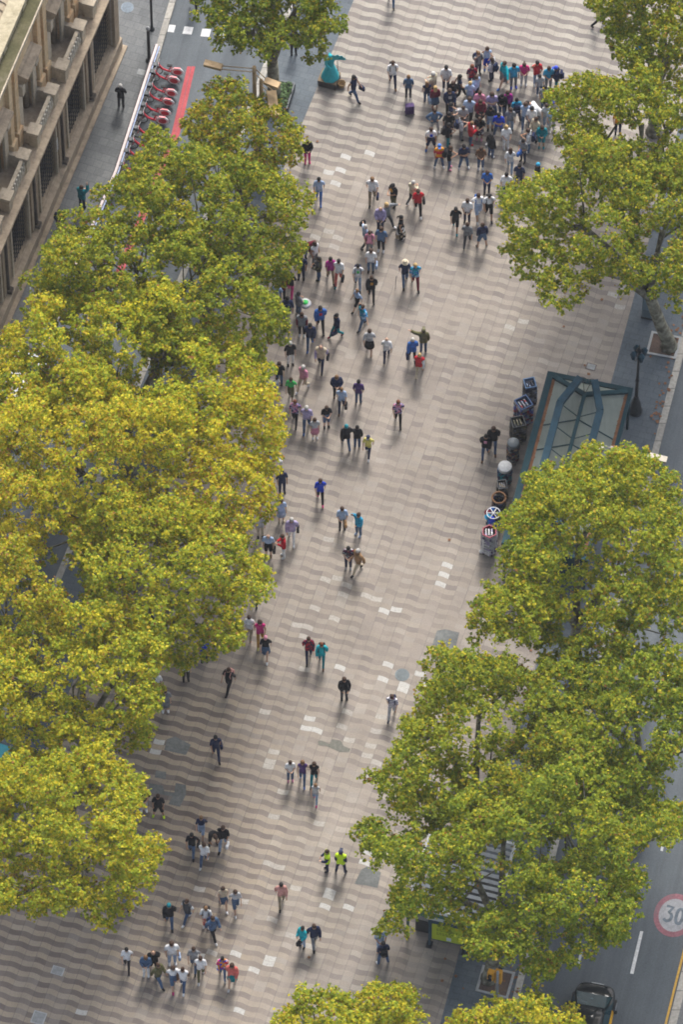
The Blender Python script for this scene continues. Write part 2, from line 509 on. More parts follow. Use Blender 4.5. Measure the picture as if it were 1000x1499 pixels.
def px_poly(pts, z): return [tuple(G(x, y, z)[:2]) for x, y in pts]
sheet("asphalt_repair", [px_poly(q, 0.008) for q in (
    [(244, 1082), (256, 1078), (279, 1090), (272, 1105), (240, 1098)],
    [(216, 1160), (218, 1146), (238, 1150), (240, 1158), (255, 1160), (257, 1146), (272, 1149), (272, 1163), (263, 1181), (246, 1177), (252, 1166), (236, 1163)],
    [(228, 1128), (243, 1130), (242, 1141), (226, 1138)],
    [(529, 1273), (538, 1268), (558, 1277), (553, 1300), (536, 1296), (519, 1294)],
    [(632, 948), (640, 923), (652, 921), (673, 926), (668, 945), (640, 958)],
    [(562, 1336), (571, 1335), (569, 1344), (560, 1343)])], 0.008, M_PATCH)
sheet("mortar_repair", [px_poly([(465, 1085), (471, 1084), (483, 1089), (486, 1082), (499, 1084), (503, 1092), (513, 1096), (511, 1101), (498, 1101), (489, 1097), (478, 1092), (467, 1091)], 0.008)], 0.008, M_PATCH2)

# ------------------------------------------------------------------ road markings (4 mm sheets on the carriageways)
ZR = -0.12
def gpoly(pts): return [tuple(G(x, y, ZR)[:2]) for x, y in pts]
sheet("lane_markings", [gpoly(q) for q in (
    [(938, 1363), (942.5, 1363.5), (928, 1426), (923, 1425)],
    [(970.5, 1232), (974, 1233), (971, 1246), (967.5, 1245)],
    [(850, 1393), (853.5, 1394), (849.5, 1411), (846, 1410)],
    [(985, 1170), (988, 1170), (983, 1190), (980, 1190)])], ZR + 0.004, M_PAINT)
sheet("crossing_markings", [gpoly(q) for q in (
    [(247, 36), (257, 37), (254, 47.5), (244.5, 46.5)], [(270, 38.5), (283, 40), (280, 50.5), (266.5, 49.5)],
    [(296, 42), (309, 43), (306, 54), (293, 53)], [(322, 45), (335, 46), (332, 57), (319, 56)],
    [(348, 48), (361, 49), (358, 60), (345, 59)], [(374, 51), (387, 52), (384, 63), (371, 62)])], ZR + 0.004, M_PAINT)
def red_line():
    mb = MB()
    for o0, o1 in ((0, 5.3), (6.2, 11.5)):
        a = [(274 + o0, 97), (274 + o1, 97.5), (252 + o1 - 0.5, 195), (160 + o1, 420), (160 + o0, 420), (251 + o0, 195)]
        mb.add([(x, y, ZR + 0.004) for x, y in gpoly(a)], [tuple(range(6))])
    o = mb.build("red_bay_line", M_REDPAINT); o["kind"] = "structure"
red_line()
M_YEL = speckled("yellow_paint", (0.50, 0.30, 0.05), (0.58, 0.36, 0.07), (0.35, 0.25, 0.09), 0.8, 10.0, 0.65, 0.05)
strip("yellow_line", K4, K4, ZR + 0.004, M_YEL, da=-6, db=-2.5)

def roundel(px, py):
    c = G(px, py, ZR); t = R(14)
    mat = Matrix.Translation((c.x, c.y, 0)) @ Matrix.Rotation(-t, 4, 'Z')
    rx, ry = 0.86, 1.04
    def ell(a, b, z, k=40):
        return [(a * math.cos(2 * math.pi * i / k), b * math.sin(2 * math.pi * i / k), z) for i in range(k)]
    mb = MB(); k = 40
    o1 = ell(rx, ry, ZR + 0.004); i1 = ell(rx * .76, ry * .76, ZR + 0.004)
    mb.add(o1 + i1, [(i, (i + 1) % k, k + (i + 1) % k, k + i) for i in range(k)], False, mat)
    o = mb.build("speed_roundel_ring", speckled("worn_red_paint", (0.21, 0.095, 0.115), (0.27, 0.115, 0.135), (0.125, 0.125, 0.135), 1.5, 12.0, 0.7, 0.05)); o["kind"] = "structure"
    mb = MB(); mb.add(ell(rx * .76, ry * .76, ZR + 0.004), [tuple(range(k))], False, mat)
    o = mb.build("speed_roundel_field", speckled("worn_white_paint", (0.26, 0.27, 0.285), (0.33, 0.335, 0.345), (0.16, 0.17, 0.18), 1.5, 12.0, 0.7, 0.05)); o["kind"] = "structure"
    mb = MB()
    def stroke(pts, w=0.135):
        pts = [Vector((x, y, 0)) for x, y in pts]
        L = []; Rr = []
        for i, p in enumerate(pts):
            d = (pts[min(i + 1, len(pts) - 1)] - pts[max(i - 1, 0)]).normalized()
            nrm = Vector((-d.y, d.x, 0)) * w / 2
            L.append(p + nrm); Rr.append(p - nrm)
        n = len(pts)
        mb.add([(q.x, q.y, ZR + 0.008) for q in L + Rr], [(i, i + 1, n + i + 1, n + i) for i in range(n - 1)], False, mat)
    # the digits 3 and 0
    stroke([(-.40, .36), (-.12, .36), (-.25, .08), (-.17, .055), (-.11, -.02), (-.10, -.12), (-.12, -.24), (-.19, -.32), (-.27, -.34), (-.35, -.31), (-.40, -.24)])
    z = [(.22 + .135 * math.cos(a), .36 * (abs(math.sin(a)) ** .8) * (1 if math.sin(a) > 0 else -1)) for a in [2 * math.pi * i / 28 for i in range(29)]]
    stroke(z)
    o = mb.build("speed_roundel_digits", plain("worn_black_paint", (0.10, 0.125, 0.15), 0.7, var=0.3, scale=6)); o["kind"] = "structure"
roundel(988, 1340)
roundel(901, 1322)
# ------------------------------------------------------------------ stone palace on the left
def stone(name, c0, c1, c2, rough=0.85):
    t = NT(name)
    a = t.noise(0.5, detail=6.0, rough=0.7); b = t.noise(5.0, detail=6.0, rough=0.7)
    co = t.sep(t.coord())
    st = t.noise(1.0, t.comb(t.math('MULTIPLY', co[0], 2.2), t.math('MULTIPLY', co[1], 2.2), t.math('MULTIPLY', co[2], 0.25)), 5.0, 0.7)
    c = t.ramp(a, [(0.3, c0), (0.7, c1)])
    c = t.mix(t.ramp(st, [(0.48, (0, 0, 0)), (0.70, (0.8, 0.8, 0.8))]), c, c2)
    course = t.math('FRACT', t.math('DIVIDE', co[2], 0.42))
    c = t.mix(t.math('MULTIPLY', t.math('LESS_THAN', course, 0.06), 0.35), c, tuple(q * 0.5 for q in c0))
    c = t.mix(1.0, c, t.ramp(b, [(0.3, (0.78, 0.78, 0.78)), (0.7, (1.18, 1.18, 1.18))]), 'MULTIPLY')
    t.bump(b, 0.25, 0.03)
    return t.done(c, rough, 0.0, 0.15)
M_ST1 = stone("grey_tan_stone", (0.333, 0.262, 0.186), (0.403, 0.326, 0.237), (0.230, 0.186, 0.141))
M_ST2 = stone("honey_stone", (0.512, 0.384, 0.230), (0.589, 0.461, 0.301), (0.538, 0.288, 0.128))
M_ST3 = stone("weathered_stone", (0.326, 0.262, 0.192), (0.397, 0.326, 0.243), (0.179, 0.147, 0.113))
M_STP = stone("pale_trim_stone", (0.442, 0.378, 0.288), (0.525, 0.454, 0.352), (0.269, 0.230, 0.179))
M_CREAM = stone("cream_parapet", (0.36, 0.315, 0.215), (0.42, 0.37, 0.26), (0.24, 0.21, 0.13))
M_MOSS = speckled("mossy_gutter", (0.075, 0.073, 0.036), (0.120, 0.108, 0.058), (0.17, 0.15, 0.11), 0.9, 7.0, 0.95, 0.3)
M_ROOF = speckled("roof_tiles", (0.36, 0.30, 0.21), (0.44, 0.37, 0.27), (0.24, 0.20, 0.14), 0.8, 6.0, 0.9, 0.3)
M_DARKGL = plain("dark_window_glass", (0.020, 0.024, 0.028), 0.12, 0.0, 0.2, 2.0, 0.5)
M_IRON = plain("iron_bars", (0.024, 0.025, 0.027), 0.5, 0.6, 0.2, 9)
M_PIPE = plain("rusty_pipe", (0.075, 0.062, 0.050), 0.7, 0.1, 0.3, 6)

def make_building():
    b0 = G(178, 72); b1 = G(0, 490)
    d = (b1 - b0); d.z = 0; L = d.length; d.normalize()
    n = Vector((-d.y, d.x, 0))
    if n.x < 0: n = -n
    # local x runs along the facade from the far corner, local y points out to the street
    M = Matrix(((d.x, n.x, 0, b0.x), (d.y, n.y, 0, b0.y), (0, 0, 1, 0), (0, 0, 0, 1)))
    root = empty("stone_palace", (b0.x, b0.y, 0), 0, "ornate tan stone palace with barred ground floor windows and balustraded balconies", "building")
    LEN = 24.0; DEEP = 9.0; ZG = 6.0; ZT = 13.3; BAY = 3.62
    inv = Matrix.Translation((-b0.x, -b0.y, 0)) @ M
    wins = [1.75 + 0.0, 5.3, 8.92, 12.54, 16.16, 19.78]
    def wid(i): return 2.35 if i == 0 else 2.05
    # ---- ground floor wall: piers, sills, lintels round the openings
    mb = MB()
    YW = -0.30                                   # wall plane
    x = 0.0
    for i, c in enumerate(wins):
        w = wid(i)
        mb.box((x, YW - 0.6, 0), (c - w / 2, YW, ZG - 0.5), inv)
        mb.box((c - w / 2, YW - 0.6, 0), (c + w / 2, YW, 0.95), inv)
        mb.box((c - w / 2, YW - 0.6, 4.75), (c + w / 2, YW, ZG - 0.5), inv)
        x = c + w / 2
    mb.box((x, YW - 0.6, 0), (LEN, YW, ZG - 0.5), inv)
    mb.box((0.0, -DEEP, 0), (LEN, YW - 0.62, ZG - 0.52), inv)
    mb.build("wall", M_ST1, root)
    # corner pier and plinth
    mb = MB()
    mb.box((0.02, YW + 0.002, 0), (0.55, YW + 0.22, ZG - 0.5), inv)
    mb.build("corner_pier", M_ST1, root)
    for c in (3.45, 7.1, 10.7, 14.35, 17.95):
        for xa, xb in ((c - 0.42, c - 0.10), (c + 0.16, c + 0.42)):
            mb = MB(); mb.box((xa, YW + 0.002, 0.9), (xb, YW + 0.07, ZG - 0.5), inv); mb.build("pilaster", M_ST1, root)
    mb = MB()
    prof = [(YW + 0.003, 0.88), (YW + 0.30, 0.74), (YW + 0.30, 0.10), (YW + 0.003, 0.10)]
    for x0, x1 in ((-0.10, LEN),):
        vs = [(x0, p[0], p[1]) for p in prof] + [(x1, p[0], p[1]) for p in prof]
        mb.add(vs, [(0, 1, 5, 4), (1, 2, 6, 5), (2, 3, 7, 6), (0, 3, 2, 1), (4, 5, 6, 7)], False, inv)
    mb.build("plinth", M_ST3, root)
    mb = MB(); mb.box((-0.2, YW + 0.0, -0.02), (LEN, YW + 0.50, 0.09), inv)
    mb.build("base_step", M_ST3, root)
    for c in (3.45, 7.1, 10.7, 14.35, 17.95):
        mb = MB(); mb.tube([(c + 0.03, YW + 0.09, 0.92), (c + 0.03, YW + 0.09, ZG - 0.55)], 0.075, 8, inv)
        mb.box((c - 0.12, YW + 0.02, 0.86), (c + 0.18, YW + 0.28, 1.05), inv)
        mb.build("drainpipe", M_PIPE, root)
    # ---- ground floor windows
    for i, c in enumerate(wins):
        w = wid(i)
        mb = MB()
        for x0, x1, z0, z1 in ((c - w / 2 - 0.14, c - w / 2 - 0.003, 0.95, 4.9), (c + w / 2 + 0.003, c + w / 2 + 0.14, 0.95, 4.9), (c - w / 2 - 0.003, c + w / 2 + 0.003, 4.753, 4.9)):
            mb.box((x0, YW + 0.002, z0), (x1, YW + 0.09, z1), inv)
        fr = mb.build("window", M_STP, root)
        mb = MB(); mb.box((c - w / 2 + 0.003, YW - 0.50, 0.953), (c + w / 2 - 0.003, YW - 0.46, 4.747), inv)
        mb.build("pane", M_DARKGL, fr)
        mb = MB()
        k = int(w / 0.22)
        for j in range(1, k):
            xx = c - w / 2 + w * j / k
            mb.box((xx - 0.014, YW - 0.14, 0.96), (xx + 0.014, YW - 0.11, 4.74), inv)
        for j in range(1, 12):
            zz = 0.95 + 3.8 * j / 12
            mb.box((c - w / 2 + 0.01, YW - 0.105, zz - 0.014), (c + w / 2 - 0.01, YW - 0.085, zz + 0.014), inv)
        mb.build("bars", M_IRON, fr)
    mb = MB(); mb.box((7.9 - 0.2, YW + 0.075, 2.6), (7.9 - 0.02, YW + 0.09, 3.5), inv)
    mb.build("plaque", plain("white_enamel", (0.62, 0.64, 0.66), 0.4), root)
    # ---- ledge over the ground floor
    mb = MB()
    mb.box((-0.25, -1.6, ZG - 0.5), (LEN, YW + 0.16, ZG - 0.32), inv)
    mb.box((-0.35, -1.6, ZG - 0.32), (LEN, YW + 0.34, ZG - 0.16), inv)
    mb.box((-0.42, -1.6, ZG - 0.16), (LEN, YW + 0.44, ZG), inv)
    mb.build("ledge", M_ST3, root)
    # ---- upper storey
    YU = -1.15
    mb = MB()
    ctr = [1.55 + BAY * k for k in range(7)]
    x = -0.05
    for c in ctr:
        mb.box((x, YU - 0.8, ZG), (c - 0.8, YU, ZT), inv)
        mb.box((c - 0.8, YU - 0.8, ZG + 4.1), (c + 0.8, YU, ZG + 5.35), inv)
        mb.box((c - 0.8, YU - 0.8, ZG + 6.55), (c + 0.8, YU, ZT), inv)
        mb.box((c - 0.8, YU - 0.8, ZG + 5.35), (c - 0.42, YU, ZG + 6.55), inv)
        mb.box((c + 0.42, YU - 0.8, ZG + 5.35), (c + 0.8, YU, ZG + 6.55), inv)
        x = c + 0.8
    mb.box((x, YU - 0.8, ZG), (LEN, YU, ZT), inv)
    mb.box((0.0, -DEEP, ZG - 0.5), (LEN, YU - 0.82, ZT - 0.02), inv)
    mb.build("upper_wall", M_ST2, root)
    for c in ctr:
        # glazing of the tall window and of the small one above it
        mb = MB(); mb.box((c - 0.797, YU - 0.66, ZG + 0.003), (c + 0.797, YU - 0.62, ZG + 4.097), inv)
        w = mb.build("window", M_DARKGL, root)
        mb = MB()
        for s in (-1, 1):
            mb.box((c + s * 0.72 - 0.06, YU - 0.60, ZG), (c + s * 0.72 + 0.06, YU - 0.54, ZG + 4.05), inv)
            mb.tube([(c + s * 0.62, YU - 0.28, ZG), (c + s * 0.62, YU - 0.28, ZG + 3.6)], [0.16, 0.13], 10, inv)
        mb.box((c - 0.03, YU - 0.60, ZG), (c + 0.03, YU - 0.54, ZG + 4.05), inv)
        mb.box((c - 0.66, YU - 0.60, ZG + 2.7), (c + 0.66, YU - 0.54, ZG + 2.8), inv)
        mb.build("frame", M_ST3, w)
        mb = MB(); mb.box((c - 0.417, YU - 0.45, ZG + 5.353), (c + 0.417, YU - 0.41, ZG + 6.547), inv)
        w = mb.build("window", M_DARKGL, root)
        mb = MB()
        mb.box((c - 0.025, YU - 0.40, ZG + 5.36), (c + 0.025, YU - 0.36, ZG + 6.54), inv)
        mb.box((c - 0.41, YU - 0.40, ZG + 5.93), (c + 0.41, YU - 0.36, ZG + 5.98), inv)
        mb.build("frame", M_PIPE, w)
        # hood over the tall window: slab with curved front on two brackets
        mb = MB()
        pts = [(YU + 0.003, 3.80), (YU + 0.22, 3.88), (YU + 0.42, 4.05), (YU + 0.52, 4.26), (YU + 0.52, 4.40), (YU + 0.003, 4.56)]
        m = len(pts)
        vs = [(c - 0.92, p[0], ZG + p[1]) for p in pts] + [(c + 0.92, p[0], ZG + p[1]) for p in pts]
        mb.add(vs, [tuple(range(m)), tuple(range(2 * m - 1, m - 1, -1))] + [(i, i + m, (i + 1) % m + m, (i + 1) % m) for i in range(m)], False, inv)
        hd = mb.build("window_hood", M_ST3, root)
        for s in (-1, 1):
            mb = MB()
            mb.box((c + s * .86 - 0.16, YU + 0.003, ZG + 3.1), (c + s * .86 + 0.16, YU + 0.30, ZG + 3.82), inv, 0.0)
            mb.box((c + s * .86 - 0.20, YU + 0.003, ZG), (c + s * .86 + 0.20, YU + 0.12, ZG + 3.1), inv)
            mb.build("bracket", M_STP, hd)
        # balcony
        mb = MB()
        yb0, yb1 = YU + 0.62, YU + 0.92
        for s in (-1, 1):
            xx = c + s * 1.12
            mb.box((xx - 0.21, yb0 - 0.05, ZG + 0.002), (xx + 0.21, yb1 + 0.05, ZG + 0.95), inv)
            mb.box((xx - 0.29, yb0 - 0.13, ZG + 0.95), (xx + 0.29, yb1 + 0.13, ZG + 1.10), inv)
            mb.box((xx - 0.12, YU + 0.003, ZG + 0.002), (xx + 0.12, yb0 - 0.06, ZG + 0.90), inv)
        mb.box((c - 0.90, yb0 + 0.08, ZG + 0.88), (c + 0.90, yb1 - 0.06, ZG + 1.0), inv)
        mb.box((c - 0.90, yb0 + 0.02, ZG + 0.002), (c + 0.90, yb1 - 0.02, ZG + 0.15), inv)
        bal = mb.build("balcony", M_STP, root)
        mb = MB()
        for j in range(8):
            xx = c - 0.80 + 1.60 * j / 7
            Mx = inv @ Matrix.Translation((xx, yb1 - 0.06, ZG + 0.15))
            mb.lathe([(0.05, 0), (0.05, 0.08), (0.085, 0.22), (0.04, 0.50), (0.05, 0.62), (0.06, 0.70)], 8, Mx)
        mb.build("balustrade", plain("pale_baluster_stone", (.58, .55, .48), .85, 0, .2, 8), bal)
    # pilasters of the upper floor
    for k in range(7):
        c = 1.55 + BAY * (k + 0.5)
        for s in (-0.36, 0.36):
            mb = MB()
            mb.box((c + s - 0.26, YU + 0.003, ZG + 0.003), (c + s + 0.26, YU + 0.30, ZG + 1.25), inv)
            mb.box((c + s - 0.20, YU + 0.003, ZG + 1.25), (c + s + 0.20, YU + 0.20, ZT - 0.55), inv)
            mb.box((c + s - 0.25, YU + 0.003, ZT - 0.55), (c + s + 0.25, YU + 0.27, ZT - 0.06), inv)
            mb.build("pilaster", M_ST2, root)
    # cornice, mossy gutter, parapet, roof
    mb = MB()
    mb.box((-0.3, YU - 0.5, ZT - 0.05), (LEN, YU + 0.30, ZT + 0.16), inv)
    mb.box((-0.6, YU - 0.5, ZT + 0.16), (LEN, YU + 0.62, ZT + 0.36), inv)
    mb.build("cornice", M_STP, root)
    mb = MB(); mb.box((-0.55, YU + 0.02, ZT + 0.36), (LEN, YU + 0.56, ZT + 0.40), inv)
    mb.build("gutter", M_MOSS, root)
    mb = MB()
    mb.box((-0.2, YU - 0.50, ZT + 0.363), (LEN, YU + 0.00, ZT + 0.75), inv)
    mb.box((-0.28, YU - 0.62, ZT + 0.75), (LEN, YU + 0.06, ZT + 0.88), inv)
    for k in range(9):
        xx = 1.2 + k * 2.4
        mb.box((xx - 0.2, YU + 0.003, ZT + 0.403), (xx + 0.2, YU + 0.05, ZT + 0.747), inv)
    mb.build("parapet", M_CREAM, root)
    mb = MB()
    prof = [(YU - 0.60, ZT + 0.55), (YU - 4.6, ZT + 2.4), (-DEEP, ZT + 0.9)]
    for j in range(60):
        x0 = j * LEN / 60; x1 = (j + 0.55) * LEN / 60; x2 = (j + 1) * LEN / 60
        for (xa, xb, dz) in ((x0, x1, 0.07), (x1, x2, 0.0)):
            vs = [(xa, p[0], p[1] + dz) for p in prof] + [(xb, p[0], p[1] + dz) for p in prof]
            mb.add(vs, [(0, 1, 4, 3), (1, 2, 5, 4)], False, inv)
    mb.box((0.05, -DEEP + 0.05, ZT - 0.05), (LEN, YU - 0.65, ZT + 0.50), inv)
    mb.build("roof", M_ROOF, root)
    return root
make_building()
# ------------------------------------------------------------------ plane trees
def bark():
    t = NT("plane_bark")
    a = t.noise(3.0, detail=4.0)
    c = t.ramp(a, [(0.38, (0.085, 0.075, 0.055)), (0.5, (0.155, 0.145, 0.105)), (0.62, (0.26, 0.25, 0.19))])
    t.bump(a, 0.3, 0.02)
    return t.done(c, 0.85, 0, 0.15)
M_BARK = bark()
def leafmat():
    t = NT("plane_leaves")
    col = t.attr("leafcol", "Color")
    t.done(col, 0.62, 0.0, 0.18)
    tr = t.new("ShaderNodeBsdfTranslucent")
    c2 = t.mix(1.0, col, (1.15, 1.05, 0.5), 'MULTIPLY')
    t.l.new(c2, tr.inputs["Color"])
    mx = t.new("ShaderNodeMixShader"); mx.inputs[0].default_value = 0.47
    t.l.new(t.b.outputs[0], mx.inputs[1]); t.l.new(tr.outputs[0], mx.inputs[2])
    out = [n for n in t.n if n.type == 'OUTPUT_MATERIAL'][0]
    t.l.new(mx.outputs[0], out.inputs["Surface"])
    return t.m
M_LEAF = leafmat()

def sdist(poly, pts):
    "signed pixel distance of many points to a polygon (positive inside)"
    A = np.array(poly, float); B = np.roll(A, -1, 0)
    p = pts[:, None, :]; d = B - A
    t = np.clip(((p - A) * d).sum(2) / ((d * d).sum(1) + 1e-9), 0, 1)
    dist = np.sqrt(((p - A - t[..., None] * d) ** 2).sum(2)).min(1)
    cr = (A[:, 1] > p[..., 1]) != (B[:, 1] > p[..., 1])
    xi = d[:, 0] * (p[..., 1] - A[:, 1]) / np.where(d[:, 1] == 0, 1e-9, d[:, 1]) + A[:, 0]
    ins = (cr & (p[..., 0] < xi)).sum(1) % 2 == 1
    return np.where(ins, dist, -dist)
_C = np.array(CAM); _F = np.array(FWD); _U = np.array(UP)
def proj(p):
    d = p - _C; w = d @ _F
    return np.stack([500.0 + F * d[:, 0] / w, 749.5 - F * (d @ _U) / w], 1)

LEAFC = {  # weights: green, lime, gold, ochre, rust
    "green": (.44, .43, .09, .03, .01), "lime": (.30, .49, .165, .033, .012), "yellow": (.13, .47, .34, .045, .015), "gold": (.08, .35, .42, .12, .03), "brown": (.25, .36, .22, .13, .04)}
PAL = np.array([(0.165, 0.240, 0.022), (0.310, 0.365, 0.026), (0.540, 0.480, 0.030), (0.470, 0.330, 0.032), (0.300, 0.150, 0.045)])

def make_tree(poly, tone, label, zc=8.8, ch=4.6, base=None, dens=1.0, seed=0, bright=1.0, holes=()):
    rng = np.random.default_rng(seed + 11)
    P_ = np.array(poly, float)
    x0, y0 = P_.min(0); x1, y1 = P_.max(0)
    cx, cy = (x0 + x1) / 2, (y0 + y1) / 2
    a = (x1 - x0) / 2 / 34.0
    ry = (y1 - y0) / 2 / 34.0
    c = min(ch, ry * 0.85)
    b = math.sqrt(max(ry * ry - (c * CD) ** 2, 4.0)) / SD
    cen = G(cx, cy, zc)
    if base is None: gb = Vector((cen.x, cen.y, 0))
    else: gb = G(base[0], base[1], 0)
    C0 = np.array(cen)
    def shell(n, lo, hi, zmin):
        v = rng.normal(size=(n, 3)); v /= np.linalg.norm(v, axis=1)[:, None]
        v = v[v[:, 2] > zmin]
        rr = rng.uniform(lo, hi, len(v))
        sq = 1.0 / np.abs(v).max(1) ** 0.5
        p = C0 + v * np.stack([a * rr * sq, b * rr * sq, c * rr], 1)
        return p, sdist(poly, proj(p))
    # ---- boughs: big rounded masses with gaps between them
    boughs = []
    p, d = shell(5000, 0.35, 0.98, -0.5)
    want = rng.uniform(0.85, 1.80, len(p))
    for q, dd, r in zip(p, d, want):
        if dd < 12: continue
        r = min(r, (dd + 6) / 34.0)
        if r < 0.5: continue
        if all(np.sum((q - o) ** 2) > (0.98 * (r + orr)) ** 2 for o, orr in boughs): boughs.append((q, r))
    # ---- sprays over each bough, and a few between them
    lobes = []
    cand = []
    for bi, (q, r) in enumerate(boughs):
        n = int(60 * r * r) + 20
        v = rng.normal(size=(n, 3)); v /= np.linalg.norm(v, axis=1)[:, None]
        v = v[v[:, 2] > -0.25]
        pp = q + r * v * rng.uniform(0.72, 1.10, len(v))[:, None] * np.array([1, 1, .78])
        cand += [(x, bi) for x in pp]
    p, d = shell(900, 0.55, 1.0, -0.5)
    cand += [(x, -1) for x in p[d > 2][:105]]
    cp = np.array([x for x, _ in cand]); cd = sdist(poly, proj(cp)) + rng.normal(size=len(cp)) * 5.0
    hp = proj(cp)
    for hol in holes: cd = np.where((sdist(hol, hp) > -4) & (rng.random(len(cp)) < 0.86), -1, cd)
    rad = np.minimum(rng.uniform(0.24, 0.50, len(cp)), (np.maximum(cd, 0) + 7) / 34.0)
    LP = np.zeros((0, 3)); LR = np.zeros(0)
    for i, (x, bi) in enumerate(cand):
        r = rad[i]
        if cd[i] < 1 or r < 0.15: continue
        if len(LP) and np.any(((LP - x) ** 2).sum(1) < (0.73 * (LR + r)) ** 2): continue
        LP = np.vstack([LP, x]); LR = np.append(LR, r); lobes.append((x, r, bi))
    # ---- leaves
    V = []; C = []
    w = np.array(LEAFC[tone])
    bw = [w * rng.dirichlet(np.ones(5) * 5.0) * 5 for _ in boughs] + [w]
    for p, r, bi in lobes:
        n = int(1080 * dens * r ** 2 + 16)
        nt = max(4, int(n / 8))
        tuft = rng.normal(size=(nt, 3)); tuft /= np.linalg.norm(tuft, axis=1)[:, None]
        tuft[:, 2] = np.where(tuft[:, 2] < -0.35, -tuft[:, 2], tuft[:, 2])
        rad_t = rng.uniform(0.50, 1.35, nt)
        ti = rng.integers(0, nt, n)
        pos = p + r * (tuft[ti] * rad_t[ti][:, None]) * np.array([1, 1, 0.8]) + rng.normal(size=(n, 3)) * 0.06
        nor = tuft[ti] * 0.55 + rng.normal(size=(n, 3)) * 0.55 + np.array([0, 0, 0.7])
        nor /= np.linalg.norm(nor, axis=1)[:, None]
        tx = np.cross(nor, rng.normal(size=(n, 3))); tx /= np.linalg.norm(tx, axis=1)[:, None]
        ty = np.cross(nor, tx)
        sz = rng.uniform(0.036, 0.072, n)[:, None]
        fold = nor * sz * rng.uniform(-0.35, 0.35, n)[:, None]
        q = np.stack([pos - ty * sz * 1.1, pos + tx * sz + fold, pos + ty * sz * 1.15, pos - tx * sz + fold], 1)
        V.append(q.reshape(-1, 3))
        lw = bw[bi] * rng.dirichlet(np.ones(5) * 6) * 5; lw = lw / lw.sum()
        idx = rng.choice(5, n, p=0.7 * lw + 0.3 * w / w.sum())
        col = PAL[idx] * rng.uniform(0.76, 1.18, n)[:, None] * bright * 0.94
        C.append(np.repeat(col, 4, axis=0))
    V = np.concatenate(V); C = np.concatenate(C)
    nq = len(V) // 4
    me = bpy.data.meshes.new("crown")
    me.vertices.add(len(V)); me.vertices.foreach_set("co", (V - np.array(gb)).astype(np.float32).ravel())
    me.loops.add(len(V)); me.loops.foreach_set("vertex_index", np.arange(len(V), dtype=np.int32))
    me.polygons.add(nq)
    me.polygons.foreach_set("loop_start", np.arange(0, len(V), 4, dtype=np.int32))
    at = me.color_attributes.new("leafcol", 'FLOAT_COLOR', 'POINT')
    at.data.foreach_set("color", np.concatenate([C, np.ones((len(C), 1))], 1).astype(np.float32).ravel())
    me.materials.append(M_LEAF)
    me.update(calc_edges=True); me.validate()
    root = empty("plane_tree", gb, 0, label, "tree", "plane trees along the promenade")
    link("crown", me, root)
    # ---- trunk and limbs
    mb = MB()
    top = Vector((cen.x, cen.y, zc - c * 0.25)) - gb
    fork = Vector((top.x * 0.35, top.y * 0.35, 3.6))
    mb.tube([(0, 0, -0.05), (0.02, 0, 0.25), fork * 0.5, fork], [0.42, 0.32, 0.27, 0.24], 10)
    mb.build("trunk", M_BARK, root)
    mb = MB()
    pick = sorted(range(len(lobes)), key=lambda i: rng.random())[:26]
    mains = []
    for k in range(5):
        t = 2 * math.pi * (k + rng.random() * 0.6) / 5
        e = Vector((top.x + a * 0.42 * math.cos(t), top.y + b * 0.42 * math.sin(t), zc - c * 0.05 - rng.random()))
        midp = fork.lerp(e, 0.5) + Vector((0, 0, 0.5))
        mb.tube([fork, midp, e], [0.20, 0.13, 0.075], 7)
        mains.append((fork, midp, e))
    for i in pick:
        e = Vector(lobes[i][0]) - gb
        best = min(mains, key=lambda m: (m[2] - e).length)
        s = best[1].lerp(best[2], 0.3 + 0.6 * rng.random())
        midp = s.lerp(e, 0.5) + Vector((rng.normal() * .2, rng.normal() * .2, rng.normal() * .2))
        mb.tube([s, midp, e], [0.065, 0.042, 0.018], 5)
    mb.build("limb", M_BARK, root)
    return root

